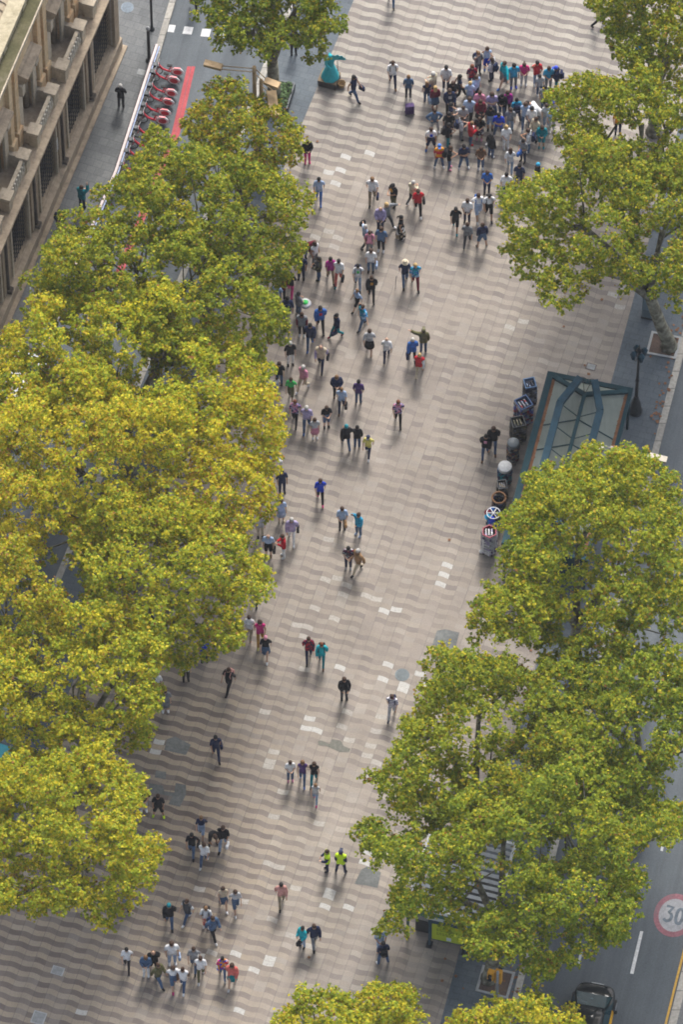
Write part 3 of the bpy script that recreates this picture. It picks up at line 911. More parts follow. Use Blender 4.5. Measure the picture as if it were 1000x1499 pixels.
TREES = [
 # left row, far to near
 ([(285,-70),(287,0),(300,42),(322,66),(345,72),(374,80),(400,78),(427,68),(448,84),(464,97),(478,80),(504,43),(492,10),(480,-20),(470,-70)], "green", "darkest green plane tree, at the far end above the street lamp", dict(bright=.80, base=(401,143))),
 ([(298,119),(336,122),(374,138),(408,162),(442,186),(440,225),(413,258),(384,268),(336,244),(288,225),(264,201),(283,162)], "brown", "small brownish plane tree beside the double street lamp", dict(zc=8.0, dens=.9, bright=.86)),
 ([(230,191),(269,220),(336,215),(384,250),(425,266),(460,280),(440,321),(446,388),(418,417),(379,422),(336,372),(288,378),(240,330),(202,306),(144,296),(139,273),(187,263),(211,206)], "lime", "olive green plane tree with a low bough reaching over the red bicycles", dict(bright=.88)),
 ([(91,306),(144,311),(192,308),(240,340),(269,333),(307,370),(355,376),(372,412),(420,465),(408,518),(365,541),(336,518),(300,545),(235,550),(190,500),(150,440),(100,445),(45,442),(29,431),(34,412),(72,388),(67,359),(86,345)], "lime", "wide plane tree screening the far row of docked bicycles", dict(bright=.95)),
 ([(-30,500),(0,492),(40,470),(60,432),(110,440),(160,432),(206,408),(250,420),(270,465),(280,505),(330,500),(393,530),(388,580),(350,640),(260,620),(180,640),(80,620),(-30,640)], "yellow", "broad yellow plane tree with its left boughs near the palace wall", dict(bright=1.2)),
 ([(0,600),(60,560),(105,542),(160,560),(215,590),(290,560),(390,560),(414,625),(405,680),(412,722),(374,785),(300,800),(240,770),(190,800),(120,800),(95,840),(60,815),(-30,845),(-30,620)], "gold", "orange tinged plane tree in the middle of the left row", dict(bright=1.18, holes=([(85,770),(110,770),(95,830),(75,825)], [(120,650),(150,655),(140,680),(115,675)], [(185,600),(205,620),(190,650),(175,640)]))),
 ([(140,745),(190,720),(250,735),(300,740),(360,780),(398,830),(385,875),(345,900),(352,950),(330,965),(280,985),(230,960),(150,930),(120,870),(110,800)], "yellow", "yellow plane tree with a bough over the walker in lilac cardigan", dict(base=(195,975), bright=1.08, dens=.9)),
 ([(-40,790),(0,785),(45,815),(60,855),(95,870),(105,905),(80,950),(45,960),(20,1000),(-40,1010)], "gold", "golden plane tree cut by the left edge beside the road kerb", dict(dens=.85, bright=1.0)),
 ([(0,962),(35,950),(70,960),(95,895),(140,888),(190,880),(240,915),(262,965),(245,1000),(225,1040),(214,1095),(190,1105),(150,1090),(110,1105),(60,1110),(-30,1115),(-30,970)], "yellow", "lemon plane tree spreading over the road and the two walkers in dark and grey", dict(bright=1.1)),
 ([(-40,1115),(0,1115),(38,1103),(84,1107),(147,1088),(197,1128),(212,1174),(185,1212),(205,1230),(233,1228),(233,1271),(210,1300),(176,1361),(139,1350),(113,1325),(97,1338),(63,1346),(-40,1340)], "yellow", "nearest plane tree of the left row, over the striped paving", dict(bright=1.08, base=(118,1295))),
 # right row, far to near
 ([(867,-80),(867,0),(870,26),(899,35),(882,54),(899,80),(890,102),(928,98),(965,112),(1010,127),(1070,60),(1070,-80)], "lime", "far right plane tree at the top corner", dict(bright=.85)),
 ([(826,112),(848,115),(883,118),(912,118),(944,97),(970,100),(983,128),(1040,120),(1075,250),(1000,300),(920,270),(848,255),(822,237),(835,221),(808,211),(816,179),(797,160)], "lime", "plane tree over the edge of the large tour crowd", dict(bright=.90)),
 ([(735,290),(760,268),(800,258),(826,253),(850,205),(899,196),(925,240),(970,246),(1010,208),(1070,250),(1070,420),(976,465),(944,417),(912,429),(887,397),(861,429),(845,455),(832,461),(800,449),(778,449),(774,420),(755,397),(739,356),(733,314)], "lime", "olive plane tree rooted in the framed pit by the old lamp post", dict(bright=.92, base=(980,508), dens=.9, holes=([(858,325),(884,345),(880,365),(855,350)], [(880,400),(905,410),(895,425),(875,420)], [(958,330),(985,330),(975,385),(950,380)]))),
 ([(864,654),(880,662),(939,664),(986,701),(1000,762),(992,803),(1020,830),(1020,890),(983,932),(942,915),(940,955),(900,985),(830,990),(796,970),(762,936),(728,965),(704,948),(680,922),(697,902),(694,871),(742,844),(738,810),(762,780),(735,768),(735,752),(769,737),(765,715),(806,677),(833,681)], "lime", "bright plane tree growing over the glass roofed kiosk", dict(bright=1.0)),
 ([(855,985),(895,960),(935,952),(1000,945),(1070,1000),(1070,1080),(1000,1098),(980,1135),(970,1165),(930,1180),(850,1160),(825,1100),(840,1040)], "green", "greener plane tree leaning over the right hand road", dict(bright=.98)),
 ([(625,960),(665,942),(700,960),(760,968),(800,960),(850,985),(860,1050),(820,1120),(800,1150),(790,1190),(720,1215),(660,1195),(625,1230),(590,1215),(545,1200),(575,1185),(560,1165),(538,1155),(535,1140),(572,1125),(585,1098),(595,1055),(618,1040),(612,1015),(625,1010)], "lime", "large plane tree next to the round manhole cover", dict(bright=.95, holes=([(698,1105),(712,1105),(716,1150),(700,1150)], [(640,1215),(672,1218),(655,1240),(625,1238)]))),
 ([(850,1100),(890,1082),(930,1112),(935,1165),(985,1168),(1008,1205),(985,1228),(940,1238),(925,1265),(948,1295),(925,1328),(915,1392),(880,1388),(850,1402),(830,1422),(785,1436),(740,1420),(700,1400),(660,1380),(640,1342),(612,1348),(600,1372),(563,1372),(557,1355),(580,1332),(578,1295),(558,1272),(530,1245),(513,1212),(540,1203),(580,1225),(630,1215),(660,1170),(740,1165),(800,1130)], "green", "large green plane tree over the slatted pavilion and yellow green panel", dict(bright=1.0, base=(717,1432), holes=([(690,1232),(730,1240),(724,1335),(686,1328)], [(618,1222),(640,1226),(616,1312),(596,1308)], [(628,1330),(672,1338),(664,1386),(624,1384)], [(740,1240),(752,1244),(738,1310),(728,1306)]))),
 # nearest, cut by the lower edge
 ([(400,1505),(415,1475),(440,1458),(470,1453),(485,1444),(500,1455),(530,1460),(560,1450),(590,1443),(605,1455),(617,1475),(620,1510),(612,1600),(500,1640),(410,1600)], "yellow", "yellow plane tree top cut by the lower edge, mid promenade", dict(bright=1.08, base=(505,1720))),
 ([(655,1505),(690,1480),(730,1470),(760,1463),(777,1446),(792,1460),(802,1478),(840,1485),(850,1505),(850,1620),(740,1650),(660,1610)], "yellow", "yellow plane tree top cut by the lower edge, beside the taxi", dict(bright=1.08, base=(735,1740))),
]
for i, (poly, tone, label, kw) in enumerate(TREES):
    make_tree(poly, tone, label, seed=i, **kw)
# ------------------------------------------------------------------ people
COLS = dict(white=(.72,.73,.75), cream=(.62,.57,.42), ltblue=(.34,.44,.62), blue=(.035,.13,.42), royal=(.02,.055,.46), navy=(.020,.028,.070),
 denim=(.075,.13,.23), jeans=(.05,.095,.19), ltjeans=(.25,.34,.48), black=(.016,.016,.019), grey=(.20,.21,.225), dkgrey=(.065,.068,.075), ltgrey=(.42,.43,.45),
 red=(.48,.022,.035), maroon=(.17,.02,.04), pink=(.60,.24,.34), hotpink=(.58,.04,.20), magenta=(.36,.025,.22), coral=(.58,.14,.12), salmon=(.56,.29,.26),
 purple=(.085,.045,.16), lilac=(.38,.33,.52), teal=(.006,.19,.23), turq=(.01,.37,.44), cyan=(.03,.30,.50), green=(.05,.42,.10), olive=(.12,.115,.055),
 khaki=(.30,.25,.17), beige=(.50,.43,.32), brown=(.13,.07,.04), tan=(.33,.20,.10), mustard=(.42,.21,.03), yellow=(.62,.56,.16), neon=(.55,.78,.03), orange=(.64,.27,.03))
HAIRC = dict(hblack=(.014,.012,.012), hbrown=(.050,.026,.016), hlight=(.17,.095,.045), blond=(.42,.29,.13), hgrey=(.42,.41,.39), redhair=(.14,.045,.02), **COLS)
def cloth(c):
    k = "cloth_" + c
    if k in _mats: return _mats[k]
    t = NT(k)
    n = t.noise(4.5, detail=5.0)
    b = COLS[c]
    col = t.ramp(n, [(0.3, tuple(x * .58 for x in b)), (0.66, tuple(min(.9, x * 1.18) for x in b))])
    t.bump(n, 0.5, 0.03)
    _mats[k] = t.done(col, 0.85, 0, 0.1); return _mats[k]
def striped(c1, c2, name, fr=9.0):
    if name in _mats: return _mats[name]
    t = NT(name); z = t.sep(t.coord())[2]
    f = t.math('GREATER_THAN', t.math('FRACT', t.math('MULTIPLY', z, fr)), 0.5)
    _mats[name] = t.done(t.mix(f, COLS[c1], COLS[c2]), 0.85, 0, 0.1); return _mats[name]
def patterned(cs, name, sc=9.0):
    if name in _mats: return _mats[name]
    t = NT(name)
    v = t.new("ShaderNodeTexVoronoi"); v.inputs["Scale"].default_value = sc
    t.put(v.inputs["Vector"], t.coord())
    r = t.white(v.outputs["Color"])
    st = [(i / len(cs), COLS[c]) for i, c in enumerate(cs)]
    n = t.new("ShaderNodeValToRGB"); n.color_ramp.interpolation = 'CONSTANT'
    e = n.color_ramp.elements
    while len(e) > 1: e.remove(e[-1])
    e[0].position = 0; e[0].color = st[0][1] + (1,)
    for p, c in st[1:]:
        k = e.new(p); k.color = c + (1,)
    t.put(n.inputs[0], r)
    _mats[name] = t.done(n.outputs[0], 0.85, 0, 0.1); return _mats[name]
def fabric(c):
    if c == "stripe": return striped("white", "purple", "striped_cloth")
    if c == "check": return patterned(("maroon", "red", "navy"), "checked_cloth", 14)
    if c == "plaid": return patterned(("maroon", "dkgrey", "ltgrey", "navy"), "plaid_cloth", 14)
    if c == "print": return patterned(("blue", "teal", "cyan", "ltblue"), "printed_cloth", 12)
    if c == "floral": return patterned(("purple", "pink", "lilac", "navy"), "floral_cloth", 12)
    if c == "mono": return patterned(("black", "white", "black", "khaki"), "black_white_print", 8)
    if c == "multi": return patterned(("red", "royal", "white", "orange", "hotpink"), "bright_print", 9)
    if c == "camo": return patterned(("olive", "dkgrey", "black"), "camouflage_cloth", 12)
    if c == "hivis": return striped("neon", "neon", "hivis_cloth")
    if c == "flag": return striped("orange", "red", "yellow_red_jersey", 2.2)
    return cloth(c)
def haircloth(c):
    k = "hair_" + c
    return plain(k, HAIRC[c], 0.6, 0, 0.3, 20)
SKINS = dict(l=(.50, .31, .22), m=(.38, .21, .13), d=(.13, .07, .045), t=(.006, .19, .23))
def skin(c): return plain("skin_" + c, SKINS[c], 0.55, 0, 0.1, 10)

# poses: joint offsets. x is the person's left, facing -y
def pose(name):
    J = dict(pel=(0, .01, .95), bel=(0, 0, 1.13), che=(0, .0, 1.34), nek=(0, .005, 1.49), hed=(0, -.02, 1.60), top=(0, -.02, 1.69))
    for s, k in ((1, 'l'), (-1, 'r')):
        J['hip' + k] = (s * .095, .01, .90); J['kne' + k] = (s * .105, -.015, .50); J['ank' + k] = (s * .11, .03, .085); J['toe' + k] = (s * .125, -.13, .035)
        J['sho' + k] = (s * .185, .01, 1.415); J['elb' + k] = (s * .245, .03, 1.14); J['wri' + k] = (s * .235, -.05, .90); J['han' + k] = (s * .225, -.08, .81)
    def legs(kind):
        if kind == 'walk':
            J['knel'] = (.10, -.21, .51); J['ankl'] = (.10, -.33, .10); J['toel'] = (.115, -.49, .075)
            J['kner'] = (-.10, .03, .48); J['ankr'] = (-.10, .34, .16); J['toer'] = (-.11, .21, .045)
        if kind == 'walk2':
            J['kner'] = (-.10, -.21, .51); J['ankr'] = (-.10, -.33, .10); J['toer'] = (-.115, -.49, .075)
            J['knel'] = (.10, .03, .48); J['ankl'] = (.10, .34, .16); J['toel'] = (.11, .21, .045)
        if kind == 'apart':
            for s, k in ((1, 'l'), (-1, 'r')):
                J['kne' + k] = (s * .17, -.03, .50); J['ank' + k] = (s * .22, .03, .085); J['toe' + k] = (s * .26, -.12, .035)
    def arm(k, e, w, h): J['elb' + k] = e; J['wri' + k] = w; J['han' + k] = h
    if name in ('walk', 'walk2'):
        legs(name); s = 1 if name == 'walk' else -1
        f, b = ('r', 'l') if s == 1 else ('l', 'r'); sf = -1 if f == 'r' else 1
        arm(f, (sf * .25, -.05, 1.15), (sf * .22, -.24, .98), (sf * .21, -.31, .91)); arm(b, (-sf * .26, .14, 1.15), (-sf * .25, .18, .90), (-sf * .245, .18, .81))
    elif name in ('phone', 'wphone'):
        legs('walk2' if name == 'wphone' else 'stand')
        arm('l', (.25, -.03, 1.14), (.08, -.29, 1.17), (.03, -.36, 1.20)); arm('r', (-.25, -.03, 1.14), (-.08, -.29, 1.17), (-.03, -.36, 1.20))
        J['hed'] = (0, -.05, 1.59); J['top'] = (0, -.07, 1.675)
    elif name == 'cross':
        legs('apart'); arm('l', (.26, -.05, 1.13), (.02, -.20, 1.20), (-.09, -.19, 1.22)); arm('r', (-.26, -.05, 1.13), (-.02, -.22, 1.16), (.09, -.22, 1.17))
    elif name == 'hips':
        legs('apart'); arm('l', (.40, .06, 1.17), (.22, -.05, 1.01), (.16, -.09, .99)); arm('r', (-.40, .06, 1.17), (-.22, -.05, 1.01), (-.16, -.09, .99))
    elif name == 'up':
        arm('r', (-.30, -.12, 1.52), (-.20, -.22, 1.72), (-.17, -.25, 1.80)); arm('l', (.24, -.08, 1.15), (.10, -.26, 1.12), (.05, -.31, 1.12))
    elif name == 'reach':
        legs('walk'); arm('l', (.40, -.10, 1.30), (.58, -.22, 1.18), (.65, -.26, 1.14))
    elif name == 'wave':
        arm('l', (.42, -.02, 1.45), (.62, -.05, 1.58), (.70, -.06, 1.62))
    elif name == 'hold':
        arm('l', (.25, -.05, 1.13), (.16, -.28, 1.05), (.10, -.33, 1.03)); arm('r', (-.25, -.05, 1.13), (-.14, -.27, 1.05), (-.08, -.32, 1.03))
    elif name == 'bend':
        legs('apart')
        a = R(38)
        for k in ('bel', 'che', 'nek', 'hed', 'top', 'shol', 'shor'):
            x, y, z = J[k]; dz = z - .95; J[k] = (x, y - dz * math.sin(a), .95 + dz * math.cos(a))
        x, y, z = J['hed']; J['hed'] = (x, y - .06, z - .02); J['top'] = (x, y - .15, z + .03)
        arm('l', (.25, -.36, .98), (.16, -.38, .74), (.14, -.36, .66)); arm('r', (-.25, -.36, .98), (-.16, -.38, .74), (-.14, -.36, .66))
        for s, k in ((1, 'l'), (-1, 'r')): J['hip' + k] = (s * .1, .08, .90); J['kne' + k] = (s * .15, .0, .5); J['ank' + k] = (s * .17, .07, .085); J['toe' + k] = (s * .19, -.08, .035)
        J['pel'] = (0, .06, .95)
    elif name == 'apart': legs('apart')
    return J
RAD = dict(pel=(.155, .115), bel=(.145, .105), che=(.165, .115), nek=(.058, .058), hed=(.085, .100), top=(.070, .080), hip=(.092, .095), kne=(.060, .062), ank=(.042, .045), toe=(.040, .030),
           sho=(.066, .066), elb=(.043, .043), wri=(.030, .030), han=(.030, .022))
EDGES = [('pel', 'bel'), ('bel', 'che'), ('che', 'nek'), ('nek', 'hed'), ('hed', 'top')]
for k in 'lr': EDGES += [('pel', 'hip' + k), ('hip' + k, 'kne' + k), ('kne' + k, 'ank' + k), ('ank' + k, 'toe' + k), ('che', 'sho' + k), ('sho' + k, 'elb' + k), ('elb' + k, 'wri' + k), ('wri' + k, 'han' + k)]

BODY = {}
def seg_d(p, a, b):
    ab = b - a; t = ((p - a) @ ab) / (ab @ ab + 1e-12); t = np.clip(t, 0, 1)
    return np.linalg.norm(p - a - t[:, None] * ab, axis=1)

def body(name):
    "one continuous skin-modifier body per pose, with the clothing shells cut from it"
    if name in BODY: return BODY[name]
    J = pose(name)
    keys = list(J); idx = {k: i for i, k in enumerate(keys)}
    vs = [J[k] for k in keys]; es = [(idx[a], idx[b]) for a, b in EDGES]
    radii = []
    for k in keys: radii.append(RAD[k] if k in RAD else RAD[k[:3]])
    # thumb and fingers: two short chains from each hand
    for k in 'lr':
        h = Vector(J['han' + k]); w = Vector(J['wri' + k]); d = (h - w).normalized()
        side = Vector((0, 0, 1)).cross(d)
        side = side.normalized() if side.length > 0.1 else Vector((0, -1, 0))
        vs.append(tuple(h + d * .075)); es.append((idx['han' + k], len(vs) - 1)); radii.append((.020, .014))
        vs.append(tuple(h + d * .02 + side * .055)); es.append((idx['han' + k], len(vs) - 1)); radii.append((.012, .012))
    me = bpy.data.meshes.new("tmp"); me.from_pydata(vs, es, [])
    ob = bpy.data.objects.new("tmp", me); COL.objects.link(ob)
    m = ob.modifiers.new("s", 'SKIN'); m.use_smooth_shade = True
    for i, r in enumerate(radii):
        me.skin_vertices[0].data[i].radius = r
    me.skin_vertices[0].data[idx['pel']].use_root = True
    sb = ob.modifiers.new("ss", 'SUBSURF'); sb.levels = 1; sb.render_levels = 1
    dg = bpy.context.evaluated_depsgraph_get()
    bm_ = bpy.data.meshes.new_from_object(ob.evaluated_get(dg))
    bpy.data.objects.remove(ob); bpy.data.meshes.remove(me)
    bm_.name = "body_" + name
    co = np.empty(len(bm_.vertices) * 3); bm_.vertices.foreach_get("co", co); co = co.reshape(-1, 3)
    no = np.empty(len(bm_.vertices) * 3); bm_.vertices.foreach_get("normal", no); no = no.reshape(-1, 3)
    fs = [list(p.vertices) for p in bm_.polygons]
    fc = np.array([co[f].mean(0) for f in fs])
    A = {k: np.array(v) for k, v in J.items()}
    bones = [('hips', 'pel', 'bel', .75, .10), ('torso', 'bel', 'che', .75, .0), ('torso', 'che', 'nek', .6, 0), ('neck', 'nek', 'hed', 1, 0), ('head', 'hed', 'top', .8, 0)]
    for k in 'lr':
        bones += [('hips', 'pel', 'hip' + k, .75, 0), ('thigh', 'hip' + k, 'kne' + k, 1, 0), ('shin', 'kne' + k, 'ank' + k, 1, 0), ('foot', 'ank' + k, 'toe' + k, 1, 0),
                  ('torso', 'che', 'sho' + k, .75, 0), ('uarm', 'sho' + k, 'elb' + k, 1, 0), ('farm', 'elb' + k, 'wri' + k, 1, 0), ('hand', 'wri' + k, 'han' + k, 1, 0)]
    D = np.stack([seg_d(fc, A[a], A[b]) * w for _, a, b, w, _o in bones], 1)
    lab = [bones[i][0] for i in D.argmin(1)]
    def shell(nm, parts, off, extra=None):
        sel = [i for i, l in enumerate(lab) if l in parts or (extra and extra(i, l))]
        used = sorted({v for i in sel for v in fs[i]})
        mp = {v: j for j, v in enumerate(used)}
        o = off(co[used]) if callable(off) else np.full(len(used), off)
        V = co[used] + no[used] * np.asarray(o)[:, None]
        m2 = bpy.data.meshes.new(nm); m2.from_pydata(V.tolist(), [], [[mp[v] for v in fs[i]] for i in sel])
        m2.polygons.foreach_set("use_smooth", [True] * len(m2.polygons)); m2.materials.append(None); m2.update()
        return m2
    hipz = .95
    S = {}
    hem = lambda i, l: l == 'hips' and fc[i][2] > .86
    S['tee'] = shell("tee", ('torso', 'uarm'), .022, hem)
    S['long'] = shell("long_top", ('torso', 'uarm', 'farm'), .026, hem)
    S['tank'] = shell("tank_top", ('torso',), .018, hem)
    S['jacket'] = shell("jacket", ('torso', 'uarm', 'farm', 'hips'), .042)
    S['gilet'] = shell("gilet", ('torso',), .048, hem)
    S['trousers'] = shell("trousers", ('hips', 'thigh', 'shin'), .015)
    S['shorts'] = shell("shorts", ('hips', 'thigh'), .028)
    for sd, nm in ((1, 'shoe_a'), (-1, 'shoe_b')):
        lab2 = lab; lab = [l if not (l == 'foot' and fc[i][0] * sd < 0) else 'x' for i, l in enumerate(lab2)]
        S[nm] = shell("shoe", ('foot',), .016); lab = lab2
    # skirts: an open cone hung from the waist
    pel = A['pel']
    for nm, z1, r1 in (('skirt', .52, .25), ('longskirt', .20, .30)):
        mb = MB(); mb.lathe([(.165, 1.04), (.20, .90), (r1, z1), (r1 - .02, z1), (.16, .95)], 16, Matrix.Translation((pel[0], pel[1], 0)), True, False, 1.0, .85)
        S[nm] = mb.mesh(nm); S[nm].materials.append(None)
    h = A['hed']; t = A['top']; up = Vector(t - h).normalized()
    Mh = Matrix.Translation(Vector(h) + up * .035) @ Vector((0, 0, 1)).rotation_difference(up).to_matrix().to_4x4()
    def hair(nm, kind):
        mb = MB()
        if kind == 'short':
            mb.lathe([(.100, -.015), (.110, .03), (.104, .075), (.078, .115), (.040, .138), (.004, .143)], 14, Mh @ Matrix.Translation((0, .022, 0)), True, True, .95, 1.08)
        if kind == 'long':
            mb.lathe([(.100, -.01), (.112, .03), (.106, .075), (.080, .115), (.040, .138), (.004, .143)], 14, Mh @ Matrix.Translation((0, .022, 0)), True, True, .98, 1.08)
            mb.lathe([(.060, -.34), (.105, -.26), (.115, -.12), (.105, .02), (.06, .07)], 12, Mh @ Matrix.Translation((0, .060, 0)), True, True, 1.08, .62)
        if kind == 'tail':
            mb.lathe([(.100, -.01), (.110, .03), (.104, .075), (.078, .115), (.040, .138), (.004, .143)], 14, Mh @ Matrix.Translation((0, .022, 0)), True, True, .95, 1.08)
            mb.tube([Mh @ Vector((0, .11, .09)), Mh @ Vector((0, .19, .02)), Mh @ Vector((0, .20, -.16))], [.03, .04, .015], 8)
        if kind == 'hat':
            mb.lathe([(.115, .05), (.112, .09), (.095, .135), (.05, .155), (.004, .158)], 14, Mh @ Matrix.Translation((0, .01, 0)), True)
            mb.lathe([(.002, .055), (.19, .045), (.19, .052), (.002, .07)], 16, Mh @ Matrix.Translation((0, .0, 0)), True, False, .95, 1.05)
        if kind == 'cap':
            mb.lathe([(.108, .045), (.112, .08), (.095, .12), (.05, .145), (.004, .150)], 14, Mh @ Matrix.Translation((0, .012, 0)), True)
            mb.box((-.075, -.20, .048), (.075, -.07, .062), Mh)
        m2 = mb.mesh(nm); m2.materials.append(None); return m2
    for k in ('short', 'long', 'tail', 'hat', 'cap'): S['h_' + k] = hair("hair_" + k, k)
    # face: nose, ears and brow set on the head
    mb = MB()
    mb.tube([Mh @ Vector((0, -.095, .0)), Mh @ Vector((0, -.125, -.035))], [.010, .018], 6)
    for s in (-1, 1): mb.tube([Mh @ Vector((s * .085, .01, .01)), Mh @ Vector((s * .10, .02, -.04))], [.018, .012], 6)
    S['face'] = mb.mesh("face"); S['face'].materials.append(None)
    BODY[name] = (bm_, S, J)
    return BODY[name]

HEAD = dict(D=0, DR=45, R=90, UR=135, U=180, UL=225, L=270, DL=315)
def piece(name, me, parent, mat):
    o = bpy.data.objects.new(name, me); COL.objects.link(o); o.parent = parent
    o.material_slots[0].link = 'OBJECT'; o.material_slots[0].material = mat
    return o
def seat_bag(kind, color, at, rz, label, h=1.0):
    "bags and other things people wear or carry: things of their own"
    mat = fabric(color)
    root = empty(kind, at, rz, label, kind.replace("_", " "))
    mb = MB()
    if kind == 'backpack':
        mb.box((-.15, .02, -.24), (.15, .17, .20), None, .02)
        mb.build("pack", mat, root, .04)
        mb = MB(); mb.box((-.11, .17, -.22), (.11, .23, .0)); mb.build("pocket", mat, root, .02)
        for s in (-1, 1):
            mb = MB(); mb.tube([(s * .10, .03, .18), (s * .12, -.10, .23), (s * .13, -.22, .10), (s * .13, -.17, -.15)], .02, 6); mb.build("strap", mat, root)
    elif kind in ('handbag', 'shopping_bag'):
        mb.box((-.06, -.15, -.22), (.06, .15, .04), None, .0)
        mb.build("bag_body", mat, root, .03)
        mb = MB(); mb.tube([(0, -.10, .03), (0, -.07, .16), (0, .07, .16), (0, .10, .03)], .012, 6); mb.build("handle", mat, root)
    elif kind == 'suitcase':
        mb.box((-.20, -.12, .06), (.20, .12, .66)); mb.build("shell", mat, root, .05)
        mb = MB()
        for x in (-.14, -.05, .05, .14): mb.box((x - .014, -.135, .1), (x + .014, .135, .672))
        mb.build("rib", plain("suitcase_rib", tuple(c * .6 for c in COLS[color]), .5), root)
        for x in (-.19, .19):
            for y in (-.1, .1):
                mb = MB(); mb.tube([(x - .02, y, .035), (x + .02, y, .035)], .035, 10); mb.build("wheel", cloth("black"), root)
        mb = MB(); mb.tube([(-.1, .10, .64), (-.1, .12, .98), (.1, .12, .98), (.1, .10, .64)], .012, 6); mb.build("handle", plain("grey_metal", (.3, .3, .32), .4, .6), root)
    elif kind == 'walking_cane':
        mb.tube([(0, 0, 0.0), (.02, .02, .86)], .014, 6); mb.build("shaft", mat, root)
        mb = MB(); mb.tube([(.02, .02, .86), (.02, .08, .90), (.02, .13, .86)], .016, 6); mb.build("handle", mat, root)
    elif kind == 'bundle':
        mb.lathe([(.02, -.12), (.22, -.11), (.27, 0), (.22, .09), (.02, .11)], 14); mb.build("wrap", mat, root)
        mb = MB(); mb.lathe([(.02, .112), (.13, .115), (.13, .125), (.02, .13)], 12); mb.build("green_top", cloth("green"), root)
    return root

